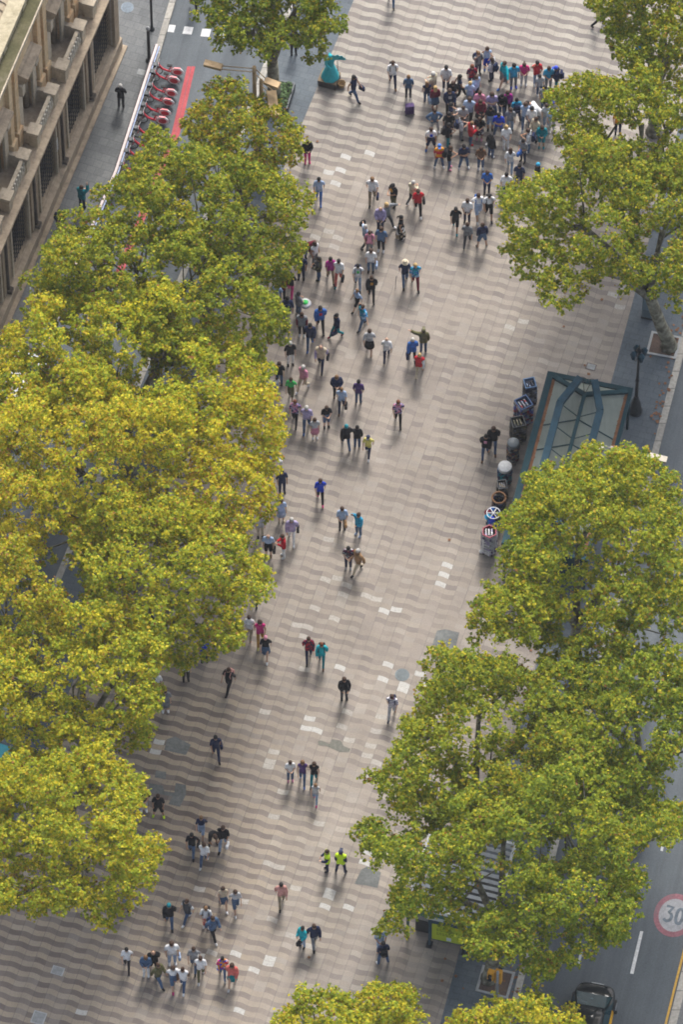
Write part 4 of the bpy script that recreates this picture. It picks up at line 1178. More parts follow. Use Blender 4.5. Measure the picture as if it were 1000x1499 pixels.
PEOPLE = """
575 127 D walk tee white trousers navy short hbrown l brown | person in white tee and navy trousers walking alone at left of the crowd | bp black
598 146 U stand tee denim trousers dkgrey short hlight l black | person in denim top standing beside a purple suitcase
634 142 UL hold long cream trousers navy short hgrey l black | large person in pale cream top turned left at the crowd edge
625 152 U stand tank navy trousers jeans long hlight l brown 0.86 | small person with long light hair at the cream shirted person's side
637 162 U stand long maroon skirt denim long blond l maroon | blond person in maroon sweater and denim skirt, back view | hb ltblue
653 134 D hold tee white trousers navy short hblack l white | person in white tee holding a navy bundle in the crowd
663 155 D phone tee black trousers navy short hbrown m navy | person in black tee behind the navy bundle holder
673 147 R walk tank navy trousers black long hblack m teal | slim person in navy tank top with long black hair
691 132 D stand tee check trousers jeans long redhair l black | person in dark red patterned top with reddish hair
697 147 DR stand tee ltblue trousers navy long hbrown l black | person in pale blue tee with brown hair, mid crowd
688 157 U hold tee ltblue trousers grey short blond l black | fair haired person in light blue tee with arms out
658 168 D hold jacket navy trousers black long hbrown l black | person in navy jacket open over a pink and white front
687 181 D walk tee ltblue trousers black short hbrown m black 1.02 | broad person in slate blue tee at crowd centre
702 170 D hold tee pink trousers grey short hbrown l black | person in pale pink tee with a dark bag | hb navy
660 187 R hold tank navy trousers denim short hblack l black | person in navy top clutching a white bag | hb white
678 191 D phone tee ltgrey trousers grey short hbrown l grey | person in grey tee and grey trousers looking down
720 173 D cross tee lilac trousers jeans long hbrown l black | curly haired person in lilac tee with folded arms
735 173 D phone jacket black trousers jeans long hblack l black | dark haired person in black jacket by the magenta top
743 169 D stand long magenta trousers black long hbrown l black | person in magenta jumper at crowd centre
756 181 U apart tee cyan trousers navy short hblack m black | person in bright blue tee with straps, back to the camera | bp navy
769 187 D walk2 tee ltblue trousers denim long hbrown l white | person in light blue top and jeans at right of the bright blue tee
788 184 L bend tee white trousers grey short hblack l black | person in white tee leaning forward at crowd right
718 193 D stand tee black shorts ltjeans short hblack m black | person in black tee and pale denim shorts
703 182 D hold jacket maroon skirt dkgrey long hbrown l black | person in maroon cardigan and grey skirt
730 203 D cross tee royal trousers jeans short hblack m white | person in royal blue tee with crossed arms
747 194 D stand tee grey trousers ltjeans long hbrown l black | brunette person in grey tee and pale jeans
702 207 D phone tee black skirt plaid short hbrown m pink | person in black top, plaid skirt and pink shoes
689 214 R phone jacket red trousers jeans short hlight l red | person in red jacket with a white front
675 207 R phone tee white trousers grey short hbrown l black | person in white tee wearing a slate backpack | bp navy
657 201 D stand tee black trousers navy short hblack m black | person in black tee behind another in black
656 217 R phone tee black trousers teal short hblack d black | person in black tee with dark skin bowed over hands | bp black
636 197 D hips long denim trousers ltgrey short hbrown l white | person in denim shirt with hands on hips
631 223 D apart tee white shorts navy short hbrown m blue | person in white tee with blue pattern, shorts and blue shoes
643 248 D apart tee flag trousers jeans cap blue m white | person in yellow and red jersey with blue cap
658 250 R phone tee black trousers jeans short hbrown m pink | person with pink shoes and black backpack in front of the crowd | bp black
679 249 D cross tee navy trousers denim short hblack m white | person in navy tee with crossed arms in front of the crowd
704 250 D phone tee brown trousers jeans short hbrown m white | person in brown tee with phone in front of the crowd
719 233 UR stand jacket black trousers jeans long hblack m white | person in black jacket with long black hair, back view | hb ltgrey
741 220 D hold tee white trousers white long blond l white | blond person dressed all in white
747 253 U walk tee white trousers ltjeans long hbrown l black | person in white tee with long brown hair walking to the crowd
766 240 DL phone tee grey trousers navy short hblack m black | person in grey top with a blue bag in front of the crowd's right end | hb blue
774 225 L phone tee white trousers denim short hbrown m white | person in white tee facing left with navy backpack | bp navy
793 219 D phone jacket teal shorts teal long hbrown m teal | bare legged person in teal jacket and shorts
784 209 DL hold jacket beige trousers grey short hbrown m black | person in beige jacket over black top
778 193 D hold tee white trousers grey long hblack l black | black haired person in white blouse at crowd right
700 112 DR up tee grey trousers navy tail hlight l black | person in grey tee with arm raised to head | bp navy
713 105 D up tank ltblue skirt royal long hbrown l blue | person in pale blue tank and royal blue skirt with arms raised
720 121 UL up tee white trousers navy long hbrown l black | person in white tee and navy trousers reaching toward the raised arms | bp navy
738 128 DL reach long turq skirt grey short hbrown l blue | child in turquoise top with grey skirt and blue shoes 
752 131 D stand tee cyan trousers grey short hblack l royal | person in blue tee, grey trousers and blue shoes next to the turquoise top
767 127 D phone tee hotpink trousers ltgrey tail hbrown l white | person in hot pink tee photographing
786 127 D up tee red trousers ltjeans short hblack m white | person in red tee with hand at face
790 142 D stand tee ltgrey trousers denim short hblack l white .88 | child in denim trousers in front of the red tee
803 134 D phone tee cyan trousers grey short hbrown m grey | person in sea blue tee with camera strap
815 134 L phone jacket navy trousers teal cap royal m maroon | person in navy jacket with royal blue cap | bp navy
803 153 D bend tee black trousers navy short hblack m black | person in black tee bowed at the tree edge | hb royal
797 161 D stand tee grey trousers jeans long hblack m black | black haired person half hidden behind the black tee
800 188 D stand tee ltgrey trousers ltjeans long hbrown l white | person in pale grey at the tree edge
808 195 D stand tee ltblue trousers ltgrey short hbrown l white | person in light blue partly under the leaves
713 286 D phone tee blue trousers navy short hbrown m black | person in blue tee looking down below the crowd
741 290 D walk tee white trousers teal short hblack m black | person in white tee and teal trousers next to the leaves | hb yellow
760 276 D stand tee navy trousers navy short hblack m black | black haired person just showing above the right leaves
787 274 L stand jacket black trousers black short cyan m black | person in black with a cyan cap showing above the leaves
545 297 D walk2 tee white trousers khaki short hlight l black | person in white tee holding a navy cap | hb navy
576 304 DL phone tee black trousers olive short hblack m black | person in black tee with yellow emblem looking at phone
604 301 UR wphone long cream trousers dkgrey short hgrey l white | grey haired person in cream shirt turning away
612 314 D walk tee red trousers black short hbrown l white | person in red tee with black bag | hb black
566 334 DR reach long grey trousers dkgrey long blond l white | blond person in grey reaching to the right
557 339 D hold long lilac trousers navy short salmon l black | bald person in lilac shirt beside the blond one
587 351 R stand tank black longskirt mono tail hblack m white | person in black tank and long black and white skirt
535 365 UR reach tee ltblue trousers dkgrey short hgrey l black | person in light blue shirt with black shoulder bag | hb black
558 370 D stand tee denim trousers black long hbrown l white | brown haired person in slate top and black trousers
541 374 D stand tee pink trousers grey short hbrown l black | person in pink behind the white and blue tee | bp black
543 401 D stand tee white trousers denim short hbrown l black | person in white tee and jeans facing the camera | hb ltblue
524 423 D walk tee white trousers ltjeans short hblack l black | person in white tee with green print carrying a navy backpack | bp navy
544 440 D walk jacket black trousers black short hbrown m black | person in black jacket over mustard top
593 418 D walk2 tee navy trousers denim hat beige l black | person in navy vest and straw hat with a cane
608 422 D walk tee print trousers maroon short blond l black | blond person in blue print top and maroon trousers
716 320 D walk tee white shorts black short hblack m black | person in white tee, black shorts and black backpack | bp black
700 321 D walk2 tee white shorts ltblue short hbrown m white | person in white tee and pale blue shorts with front strap | bp blue
684 328 D hold tee white trousers navy short hbrown m black | person in white tee with red jumper tied at the waist
667 339 D walk tee black shorts black short hblack m teal | person in black tee, black shorts and teal shoes
684 362 U walk2 tee grey trousers dkgrey short hbrown l black | person in grey tee seen from behind
706 364 U apart long navy shorts denim short hbrown l black | person in navy jumper and denim shorts seen from behind
452 379 DR bend tee maroon trousers denim short hblack m black | person in dark maroon bending next to the left leaves
461 389 DR stand tank white trousers grey short hbrown m black | person in white tank top behind the camouflage jacket
467 412 L hold jacket camo trousers jeans short hblack m black | person in camouflage jacket with camera
484 413 D walk tee magenta trousers khaki short hblack m black | person in magenta tee and khaki trousers
496 417 D walk2 tee white trousers coral short hblack m teal | person in white tee and coral trousers | hb black
441 411 D stand tee navy trousers navy short hblack m black | person in navy half under the left leaves
425 435 U walk tee black trousers hotpink short hblack m black | person in black top and hot pink trousers by the leaves
413 441 U stand tee maroon trousers black short hblack m black | person in dark maroon under the leaf edge
405 451 U walk long ltblue trousers navy short hblack m black | person in blue shirt walking away by the leaves
421 471 U walk2 tee navy trousers black short hblack m black | person with dark backpack walking away by the leaves | bp navy
437 463 UR hold tee grey trousers denim short hblack m black | person in grey tee holding a grey bundle
442 494 D stand long maroon trousers black short hbrown m white | person in maroon sleeves and grey front
454 510 D walk2 jacket navy trousers jeans short hblack m blue | person in navy jacket and jeans below the maroon sleeves
469 484 D walk jacket blue trousers black short hblack m black | person in blue jacket open over a red tee
493 496 DL walk2 long navy trousers teal short hblack m maroon | person in navy top and teal jeans | hb navy
523 456 DL walk tee ltblue shorts black short hlight l black .9 | child in pale blue tee and black shorts
531 482 DL reach tee print trousers denim short hbrown l black | person in blue print top with papers in hand
541 519 U walk tee ltgrey skirt black short hbrown l black | person in pale grey top and black skirt seen from behind
566 530 U walk2 tee white trousers navy short salmon l navy | bald person in white shirt walking away
604 531 U walk jacket blue trousers black short hgrey l black | grey haired person in blue jacket walking away | hb navy
620 518 U wave jacket olive trousers jeans cap olive l black | person in olive jacket with outstretched arm
614 553 U walk2 long white trousers beige short blond l black | person in red vest and beige trousers walking away
425 537 D stand tee black trousers white short hgrey l black | grey haired person in black tee and white trousers
470 541 D walk long lilac trousers navy short salmon l black | bald person in beige vest over lilac shirt | hb black
409 566 D stand tee black trousers jeans long hbrown l black | dark dressed person standing over a toddler
405 574 D stand tee white shorts ltblue short hbrown l brown .55 | toddler in white next to the dark dressed person
444 573 DL walk2 tee pink trousers beige short hgrey l white 1.03 | tall person in pale pink shirt and cream trousers
426 588 D walk tee green shorts olive short hbrown l brown | person in bright green tee
493 584 D phone jacket navy trousers black short hlight l brown | person in navy jacket over white top looking at phone
500 603 D walk2 tee ltblue trousers navy short hlight l brown | person in blue top with shoulder bag in front of the navy jacket | hb black
525 593 U stand tee purple trousers jeans short hblack m black | person in purple tee seen from behind
432 622 D walk tee floral trousers black short redhair l black | person in purple floral top
449 630 D walk2 tee lilac trousers jeans short hgrey l blue | grey haired person in lilac shirt with dark bag | hb olive
478 628 D phone tee black shorts denim short hbrown l black | person in black tee and denim shorts with phone
461 644 D stand tee ltgrey skirt pink long hbrown l white .88 | small person in pale grey top and pink skirt
583 622 D walk tee floral trousers black short redhair l black | lone person in dark floral top on the open paving
507 658 U walk jacket black trousers jeans short teal m black | person in black jacket with teal headband
523 658 U wave long black trousers jeans short hblack m ltgrey | person in black jumper with arms spread
539 669 D walk tee yellow trousers navy cap navy m white .88 | child in pale yellow tee and dark cap
396 697 R hold tee ltblue trousers black short hbrown m black | person in pale blue with plastic bag at the leaves | hb white
469 736 D walk tee royal trousers black short hbrown l hotpink | person in royal blue tee walking alone in black leggings
412 766 D stand tee ltblue skirt ltblue tail hbrown l beige | person in sky blue dress
427 794 D walk jacket lilac trousers white short hgrey l white | grey haired person in lilac cardigan and white trousers | hb black
393 817 D stand tee ltblue shorts black short salmon l brown | bald person in light blue shirt and black shorts | hb black
415 818 L phone long red trousers white short hbrown l white | person in red jacket and white trousers
501 777 D hold tee ltblue trousers black short hbrown l black | person in pale blue top holding a tan bag | hb tan
525 786 DL up long cyan trousers denim short hbrown l ltblue | person in blue shirt with hand at chin
510 835 D phone tee plaid trousers navy short hblack l ltgrey | person in grey patterned shirt beside the brown jacket
524 840 DL walk jacket tan trousers beige short hgrey l black | grey haired person in brown jacket
354 821 U stand tee ltblue trousers denim short hgrey l black | person in light blue tee half under the leaves
381 789 D stand tee ltgrey trousers beige short hbrown l black | person in grey half under the leaves above the sky blue shirt
413 724 D stand tee navy trousers navy short hblack m black | dark dressed person hidden by leaf tips under the plastic bag
374 884 D walk tee grey trousers black short hbrown m black | person showing only dark legs below the leaves
365 937 U walk tee white trousers khaki short hbrown l red | person in white tee and khaki trousers walking away
381 944 D walk2 tank hotpink trousers mustard long hbrown l yellow | person in hot pink top with black bag | hb black
389 966 D walk tee black skirt denim short pink l white | person in black tee, denim skirt and pink headscarf
341 926 D stand tee ltblue trousers grey short hbrown l black | person in pale blue mostly hidden by leaves
452 968 D walk2 long check trousers navy short hbrown l black | person in dark red checked shirt
471 975 D walk jacket turq trousers teal short redhair l brown | red haired person in turquoise jacket | bp black
335 1013 DL walk tee black trousers black short hbrown l black | person in black with a pink backpack | bp salmon
229 1019 D stand tee white trousers black short hbrown l black | person in white shirt and black trousers at the leaf edge | hb tan
242 1044 D stand tee grey skirt grey short hbrown l white | person in plain grey dress
272 999 D stand tee white trousers black short hbrown l black | person in white peeping from under the left leaves
299 971 D stand tee royal trousers navy short hblack m black | person in royal blue mostly hidden by left leaves
316 1112 D walk tee navy trousers navy short hblack m black | person all in navy walking with a navy bag | hb navy
425 1146 D phone tee white trousers jeans short hbrown l pink | person in white tee with dark jacket tied at waist
443 1148 D walk tank purple trousers denim long hlight l blue | long haired person in dark vest and jeans, middle of three
460 1149 D walk2 tank black trousers teal long hbrown l black | dark haired person in black top, right of three
462 1176 D walk tank ltgrey trousers ltjeans long hlight l hotpink .82 | child with a hot pink jacket on the arm
504 1026 D hold long black trousers dkgrey short hbrown l black | lone person in black jumper and grey jeans
574 1051 D walk2 tee stripe trousers ltgrey short hbrown l navy | person in striped tee and pale trousers | bp navy
210 1190 D phone tee black trousers ltgrey short hblack m white | person in black tee with yellow print at the leaf edge
232 1198 D apart tee black shorts black short hbrown m neon | person in black sports kit with neon yellow socks
174 1228 D stand tee white trousers ltgrey short hgrey l white | person in white under the lower left leaves
295 1228 D walk tee navy shorts ltblue short hlight l black | person in navy tee and pale shorts
312 1240 D bend tee black shorts black short hbrown m black | person in black tee stooping
327 1243 D walk2 tee black trousers ltjeans short hbrown m black | person in black tee carrying a white plastic bag | hb white
281 1253 D walk tee black trousers denim short hblack m black | person in black tee and jeans, left of the group of five | hb black
299 1267 D walk2 tee white trousers jeans long hbrown l white | long haired person in white top, front of the group of five
184 1336 D stand tee grey trousers grey short redhair l black | person half hidden at the leaves with a white bag | hb white
248 1356 D walk jacket black trousers jeans short teal m black | person in black leather jacket with greenish grey hair
274 1351 DL walk tee white trousers jeans short hbrown l white | person in grey vest, jeans and white trainers
302 1360 D hold tee white trousers coral short hlight l white | person in white top and coral trousers | bp black
312 1376 DR walk2 jacket denim trousers black short hbrown l white | person in denim jacket and black leggings | bp navy
327 1331 D walk tank beige skirt denim long hbrown l white | long haired person in beige top and denim skirt
345 1336 D walk2 tee ltgrey shorts denim long hbrown l white | long haired person in pale top and denim shorts, right of two
186 1420 D walk tee white trousers black short hblack l black | person in white tee apart at left of the lower group
214 1431 D phone jacket denim trousers white long hlight l white | long haired person in denim jacket and white trousers
225 1424 D walk jacket black trousers black short salmon l black | bald person in black jacket
232 1443 DR walk2 jacket olive trousers denim short hbrown l black | person in dark olive jacket and jeans
252 1413 D stand tee white trousers ltblue short hbrown l white | broad person in white tee with blue bag | hb ltblue
254 1447 D walk2 tee white shorts denim long hbrown l hotpink | person in white top, denim shorts and pink shoes
268 1450 D walk long brown trousers jeans short hbrown l white | person in open white shirt over brown top
284 1421 D walk tee grey trousers denim short hbrown l black | person in grey tee and jeans in the lower group
294 1434 D walk2 tee white trousers olive short hbrown l white | person in white top and dark overalls
326 1433 D walk jacket multi trousers denim short hblack m grey | person in bright red and blue jacket
340 1444 D walk2 jacket coral skirt teal long hbrown l white | person in coral jacket and teal skirt
479 1277 L hold long navy trousers navy short hbrown l black | officer in yellow vest facing left
499 1280 U apart long navy trousers navy cap navy l black | officer in yellow vest seen from behind
412 1327 D walk2 long salmon trousers khaki short hblack m black | person in salmon pink shirt and beige trousers
443 1389 DL hold jacket turq trousers ltjeans short hblack l black | person in turquoise jacket with black bag | hb black
460 1386 D walk2 jacket navy trousers grey short hbrown m black | person in navy and white jacket
557 1393 D hold tee ltblue trousers ltblue short hblack m white | person in light blue facing the one in navy
561 1413 U apart tee navy trousers jeans short hblack m white | person in navy tee with black backpack, back view | bp black
711 671 D walk2 jacket black trousers jeans short hblack m brown | person in black jacket over pink top by the racks
722 661 D walk jacket black trousers jeans long hbrown m brown | companion in black jacket on the side of the racks
177 160 U hold tee black trousers dkgrey short hgrey l black | grey haired person in black tee on the palace pavement | hb blue
120 307 UR up jacket teal trousers navy short hbrown l black | person in dark teal jacket on the palace pavement
88 343 D phone long navy trousers navy short hblack m black | person in navy by the palace plinth
283 14 D walk tee black trousers black short hblack m brown | person in black crossing the left road
518 148 DR walk2 tank navy trousers jeans long hblack m black | tanned person in navy top and jeans by the living statue | hb navy
450 241 D phone jacket black trousers hotpink short hbrown l hotpink | person in black jacket with teal scarf and pink trousers
467 297 D walk tee ltblue trousers blue short hblack m blue | person in pale blue shirt and blue trousers
573 9 D walk tee white trousers denim short hbrown l black | person at the top edge showing jeans only
430 82 D stand tee black trousers black short hblack m black | person in black under the far tree
875 41 R walk tee yellow trousers black short hbrown l black | person in pale yellow top by the top right tree
938 97 D stand tee cyan trousers denim short hbrown l black | person in blue beneath the top right tree
905 198 D stand tee orange trousers navy short hbrown l black | person in orange glimpsed through the right leaves
"""
GILET = {'red vest': 'red', 'beige vest': 'beige', 'yellow vest': 'hivis', 'grey front': 'grey', 'over brown top': 'white', 'grey vest': 'dkgrey'}
PRINT = {'yellow emblem': 'mustard', 'green print': 'green', 'yellow print': 'yellow', 'blue pattern': 'royal', 'pink and white front': 'pink', 'over pink top': 'pink', 'over mustard': 'mustard', 'over a red tee': 'red', 'white front': 'white', 'black top | ': 'white'}
def make_people():
    for ln in PEOPLE.strip().splitlines():
        if not ln.strip(): continue
        parts = [q.strip() for q in ln.split("|")]
        f = parts[0].split()
        x, y, hd, ps, tt, tc, bt, bc, ht, hc, sk, shoe = f[:12]
        hh = float(f[12]) if len(f) > 12 else 1.0
        label = parts[1]
        me, S, J = body(ps)
        g = G(float(x), float(y) - 3, 0)
        rr = random.Random(label)
        rz = R(HEAD[hd] + rr.uniform(-14, 14))
        sc = hh * rr.uniform(0.965, 1.035)
        wd = sc * rr.uniform(0.82, 0.95) * (1.14 if "broad" in label or "large" in label else 1.0)
        o = bpy.data.objects.new("person", me); COL.objects.link(o)
        if len(me.materials) == 0: me.materials.append(None)
        o.material_slots[0].link = 'OBJECT'; o.material_slots[0].material = skin(sk)
        o.location = g; o.rotation_euler = (0, 0, rz); o.scale = (wd, wd, sc)
        tag(o, label, "person", "people on the promenade")
        piece("face", S['face'], o, skin(sk))
        bald = hc == 'salmon'
        if not bald:
            piece("hat" if ht in ('hat', 'cap') else "hair", S['h_' + ht], o, haircloth(hc))
            if ht in ('hat', 'cap'): piece("hair", S['h_short'], o, haircloth('hbrown')).scale = (.97, .97, .985)
        top = {'jacket': 'jacket', 'long': 'jumper', 'tee': 'shirt', 'tank': 'vest'}[tt]
        piece(top, S[tt], o, fabric(tc))
        for key, c in GILET.items():
            if key in label: piece('waistcoat', S['gilet'], o, fabric(c))
        for key, c in PRINT.items():
            if key in label:
                ch = J['che']; mb = MB(); mb.box((-.075, ch[1] - .172, ch[2] - .10), (.075, ch[1] - .10, ch[2] + .05)); mb.build('shirt_print', cloth(c), o, .02)
        low = {'longskirt': 'skirt'}.get(bt, bt)
        piece(low, S[bt], o, fabric(bc))
        for k in 'ab': piece("shoe", S['shoe_' + k], o, cloth(shoe))
        def w(p): return o.matrix_basis @ Vector(p)
        if len(parts) > 2:
            k, c = parts[2].split()
            if k == 'bp':
                ch = J['che']
                seat_bag('backpack', c, w((ch[0], ch[1] + .11, ch[2] - .08)), rz, f"{COLN.get(c, c)} backpack worn by the {short(label)}")
            else:
                kind = 'shopping_bag' if 'plastic' in label or c == 'white' else 'handbag'
                if ps in ('hold', 'phone', 'wphone'): p = (J['hanl'][0] + .02, J['hanl'][1] - .06, J['hanl'][2] - .02)
                else: p = (J['hanl'][0] + .05, J['hanl'][1], J['hanl'][2] - .06)
                seat_bag(kind, c, w(p), rz, f"{COLN.get(c, c)} bag carried by the {short(label)}")
COLN = dict(ltblue="pale blue", ltgrey="pale grey", hgrey="grey", salmon="dusty pink", royal="royal blue")
def short(l):
    w = l.split()
    return " ".join(w[:11])
make_people()
seat_bag('suitcase', 'purple', G(600, 166), R(8), "purple rolling suitcase standing on the wave paving", 1)
seat_bag('walking_cane', 'dkgrey', G(579, 423), R(-20), "thin dark walking cane of the straw hat wearer")
b = seat_bag('bundle', 'ltgrey', tuple(G(447, 462)[:2]) + (.95,), 0, "round grey bundle with green top in the grey tee wearer's arms")
# ------------------------------------------------------------------ kiosk with glass roof
M_TEAL = plain("dark_teal_paint", (0.007, 0.036, 0.048), 0.6, 0.0, 0.25, 3.0, 0.12)
M_TEAL2 = plain("blue_grey_paint", (0.016, 0.048, 0.072), 0.6, 0.0, 0.25, 3.0, 0.12)
M_STEEL = plain("dark_steel", (0.035, 0.040, 0.045), 0.45, 0.5, 0.2, 5)
M_GREY = plain("grey_metal", (0.30, 0.31, 0.32), 0.45, 0.5, 0.15, 5)
M_BLACK = plain("black_rubber", (0.015, 0.015, 0.016), 0.7, 0, 0.2, 5)
M_WHITE = plain("white_enamel", (0.70, 0.71, 0.72), 0.4, 0, 0.08, 4)
M_RED = plain("red_enamel", (0.45, 0.020, 0.040), 0.35, 0, 0.15, 4, 0.5)
M_TAN = plain("tan_lamp_paint", (0.36, 0.25, 0.135), 0.55, 0.1, 0.15, 4)
M_LITTER = speckled("dry_leaf_litter", (0.15, 0.068, 0.036), (0.25, 0.125, 0.065), (0.12, 0.06, 0.03), 3.0, 14.0, 0.9, 0.4)
def dusty_glass():
    t = NT("dusty_roof_glass")
    n = t.noise(0.7, detail=6.0, rough=0.7)
    c = t.ramp(n, [(0.3, (0.140, 0.170, 0.148)), (0.7, (0.205, 0.235, 0.208))])
    z = t.sep(t.coord())
    st = t.noise(1.0, t.comb(t.math('MULTIPLY', z[0], 6.0), t.math('MULTIPLY', z[1], .6), 0.0), 4.0)
    c = t.mix(1.0, c, t.ramp(st, [(0.3, (.88, .88, .88)), (0.7, (1.08, 1.08, 1.08))]), 'MULTIPLY')
    t.done(c, 0.45, 0, 0.25)
    t.b.inputs["Transmission Weight"].default_value = 0.22
    return t.m
M_RGLASS = dusty_glass()

def make_kiosk():
    ZE = 3.0
    A = G(803, 545, ZE); B = G(927, 570, ZE); C_ = G(731, 795, ZE)
    w = (B - A); w.z = 0; W = w.length; wx = w / W
    ly = Vector((wx.y, -wx.x, 0)); L = (C_ - A).dot(ly)
    M = Matrix(((wx.x, ly.x, 0, 0), (wx.y, ly.y, 0, 0), (0, 0, 1, 0), (0, 0, 0, 1)))
    root = empty("kiosk", (A.x, A.y, 0), 0, "dark teal kiosk with dusty hipped glass roof and leaf filled gutters", "kiosk")
    # local x across, local y toward the camera
    q = lambda x, y, z: (x * W, y * L, z)
    mb = MB()
    mb.box((0.55, 0.9, 0), (W - 0.35, L - 0.7, 0.25), M)
    mb.build("base", M_STEEL, root)
    for (x0, y0, x1, y1) in ((0.6, 0.95, 0.66, L - .75), (W - .46, .95, W - .40, L - .75), (0.66, .95, W - .46, 1.01), (0.66, L - .81, W - .46, L - .75)):
        mb = MB(); mb.box((x0, y0, 0.25), (x1, y1, 2.85), M); mb.build("wall_panel", M_TEAL, root)
    for x in (0.12, W - 0.12):
        for y in (0.12, L * .5, L - 0.12):
            mb = MB(); mb.tube([(x, y, 0), (x, y, 2.86)], 0.06, 8, M); mb.build("post", M_TEAL, root)
    # eaves frame
    e = 0.20
    for lo, hi in (((-.02, -.02, 2.86), (W + .02, e, 3.08)), ((-.02, L - e, 2.86), (W + .02, L + .02, 3.08)), ((-.02, e, 2.86), (e + .06, L - e, 3.08)), ((W - e + .06, e, 2.86), (W + .02, L - e, 3.08))):
        mb = MB(); mb.box(lo, hi, M); mb.build("eave_beam", M_TEAL, root)
    for lo, hi in (((e + .061, e, 2.90), (e + .19, L - e, 3.03)), ((W - e - .07, e, 2.90), (W - e + .058, L - e, 3.03))):
        mb = MB(); mb.box(lo, hi, M)
        for k in range(150):
            y = random.uniform(e + .05, L - e - .05); x = (lo[0] + hi[0]) / 2 + random.uniform(-.06, .06); s = random.uniform(.03, .06); z = 3.035 + random.uniform(0, .03)
            a = random.uniform(0, 6.28)
            mb.add([(x + s * math.cos(a + j * 1.57), y + s * math.sin(a + j * 1.57), z + random.uniform(-.01, .02)) for j in range(4)], [(0, 1, 2, 3)], False, M)
        o = mb.build("leaf_litter", M_LITTER, root); o["kind"] = "stuff"
    # glass slopes, hips and ridge
    zr = 3.75; ya = .14
    x0, x1 = (e + .19) / W, (W - e - .07) / W; y0, y1 = e / L, 1 - e / L
    mb = MB()
    mb.add([q(x0, y0, 3.02), q(x1, y0, 3.02), q(.5, ya, zr)], [(0, 1, 2)], False, M)
    mb.add([q(x0, y1, 3.02), q(x1, y1, 3.02), q(.5, 1 - ya, zr)], [(0, 1, 2)], False, M)
    for xx in (x0, x1):
        mb.add([q(xx, y0, 3.02), q(.5, ya, zr), q(.5, 1 - ya, zr), q(xx, y1, 3.02)], [(0, 1, 2, 3)], False, M)
    mb.build("roof_glass", M_RGLASS, root)
    for yy, s in ((y0, ya), (y1, 1 - ya)):
        for xx in (x0 - .02, x1 + .02):
            mb = MB(); mb.beam(q(xx, yy, 3.06), q(.5, s, zr + .05), .20, .12, M); mb.build("hip_beam", M_TEAL, root)
    mb = MB(); mb.beam(q(.5, ya, zr + .06), q(.5, 1 - ya, zr + .06), .15, .12, M); mb.build("ridge_beam", M_TEAL, root)
    for k in range(1, 5):
        yy = ya + (1 - 2 * ya) * k / 5
        for xx in (x0, x1):
            mb = MB(); mb.beam(q(xx, yy + (.02), 3.045), q(.5, yy, zr + .02), .035, .035, M); mb.build("glazing_bar", M_TEAL, root)
    # raised pair of bowed beams
    for s in (-1, 1):
        f = lambda x: .5 + s * x
        mb = MB()
        path = [q(f(.085), .085, 4.25), q(f(.235), .245, 4.25), q(f(.235), .755, 4.25), q(f(.085), .915, 4.25)]
        for p0, p1 in zip(path, path[1:]): mb.beam(p0, p1, .30, .22, M)
        mb.build("bowed_beam", M_TEAL2, root)
    for k in range(5):
        yy = .245 + .51 * k / 4
        for s in (-1, 1):
            mb = MB(); mb.tube([M @ Vector(q(.5 + s * .235, yy, 4.20)), M @ Vector(q(.5, yy + .03, zr + .08))], .022, 6); mb.build("strut", M_TEAL, root)
    for s in (-1, 1):
        mb = MB()
        c = Vector(q(.5 + s * .06, .075, 4.02))
        pts = [M @ (c + Vector((.17 * math.cos(t), 0, .20 * math.sin(t)))) for t in [2 * math.pi * i / 16 for i in range(17)]]
        mb.tube(pts, .014, 5); mb.tube([M @ (c + Vector((0, 0, .2))), M @ Vector(q(.5, ya, zr + .05))], .014, 5)
        mb.build("scroll", M_STEEL, root)
    return root
make_kiosk()

# ------------------------------------------------------------------ souvenir racks in front of the kiosk
def card_grid(name, cols, sx=0.11, sz=0.15):
    if name in _mats: return _mats[name]
    t = NT(name); p = t.sep(t.coord())
    a = t.math('FLOOR', t.math('DIVIDE', t.math('ADD', p[0], p[1]), sx)); b = t.math('FLOOR', t.math('DIVIDE', p[2], sz))
    r = t.white(t.comb(a, b, 2.0))
    n = t.new("ShaderNodeValToRGB"); n.color_ramp.interpolation = 'CONSTANT'
    e = n.color_ramp.elements
    while len(e) > 1: e.remove(e[-1])
    e[0].position = 0; e[0].color = COLS[cols[0]] + (1,)
    for i, c in enumerate(cols[1:]):
        k = e.new((i + 1) / len(cols)); k.color = COLS[c] + (1,)
    t.put(n.inputs[0], r)
    fx = t.math('FRACT', t.math('DIVIDE', t.math('ADD', p[0], p[1]), sx)); fz = t.math('FRACT', t.math('DIVIDE', p[2], sz))
    edge = t.math('MAXIMUM', t.math('LESS_THAN', fx, .14), t.math('LESS_THAN', fz, .16))
    c = t.mix(t.math('MULTIPLY', edge, .55), n.outputs[0], (.03, .03, .035))
    _mats[name] = t.done(c, .45, 0, .3); return _mats[name]
def rack_feet(root, r):
    for k in range(4):
        t = k * math.pi / 2 + .5
        mb = MB(); mb.tube([(0, 0, .12), (r * math.cos(t), r * math.sin(t), .05)], .018, 5); mb.tube([(r * math.cos(t), r * math.sin(t) - .02, .04), (r * math.cos(t), r * math.sin(t) + .02, .04)], .04, 8)
        mb.build("castor_leg", M_STEEL, root)
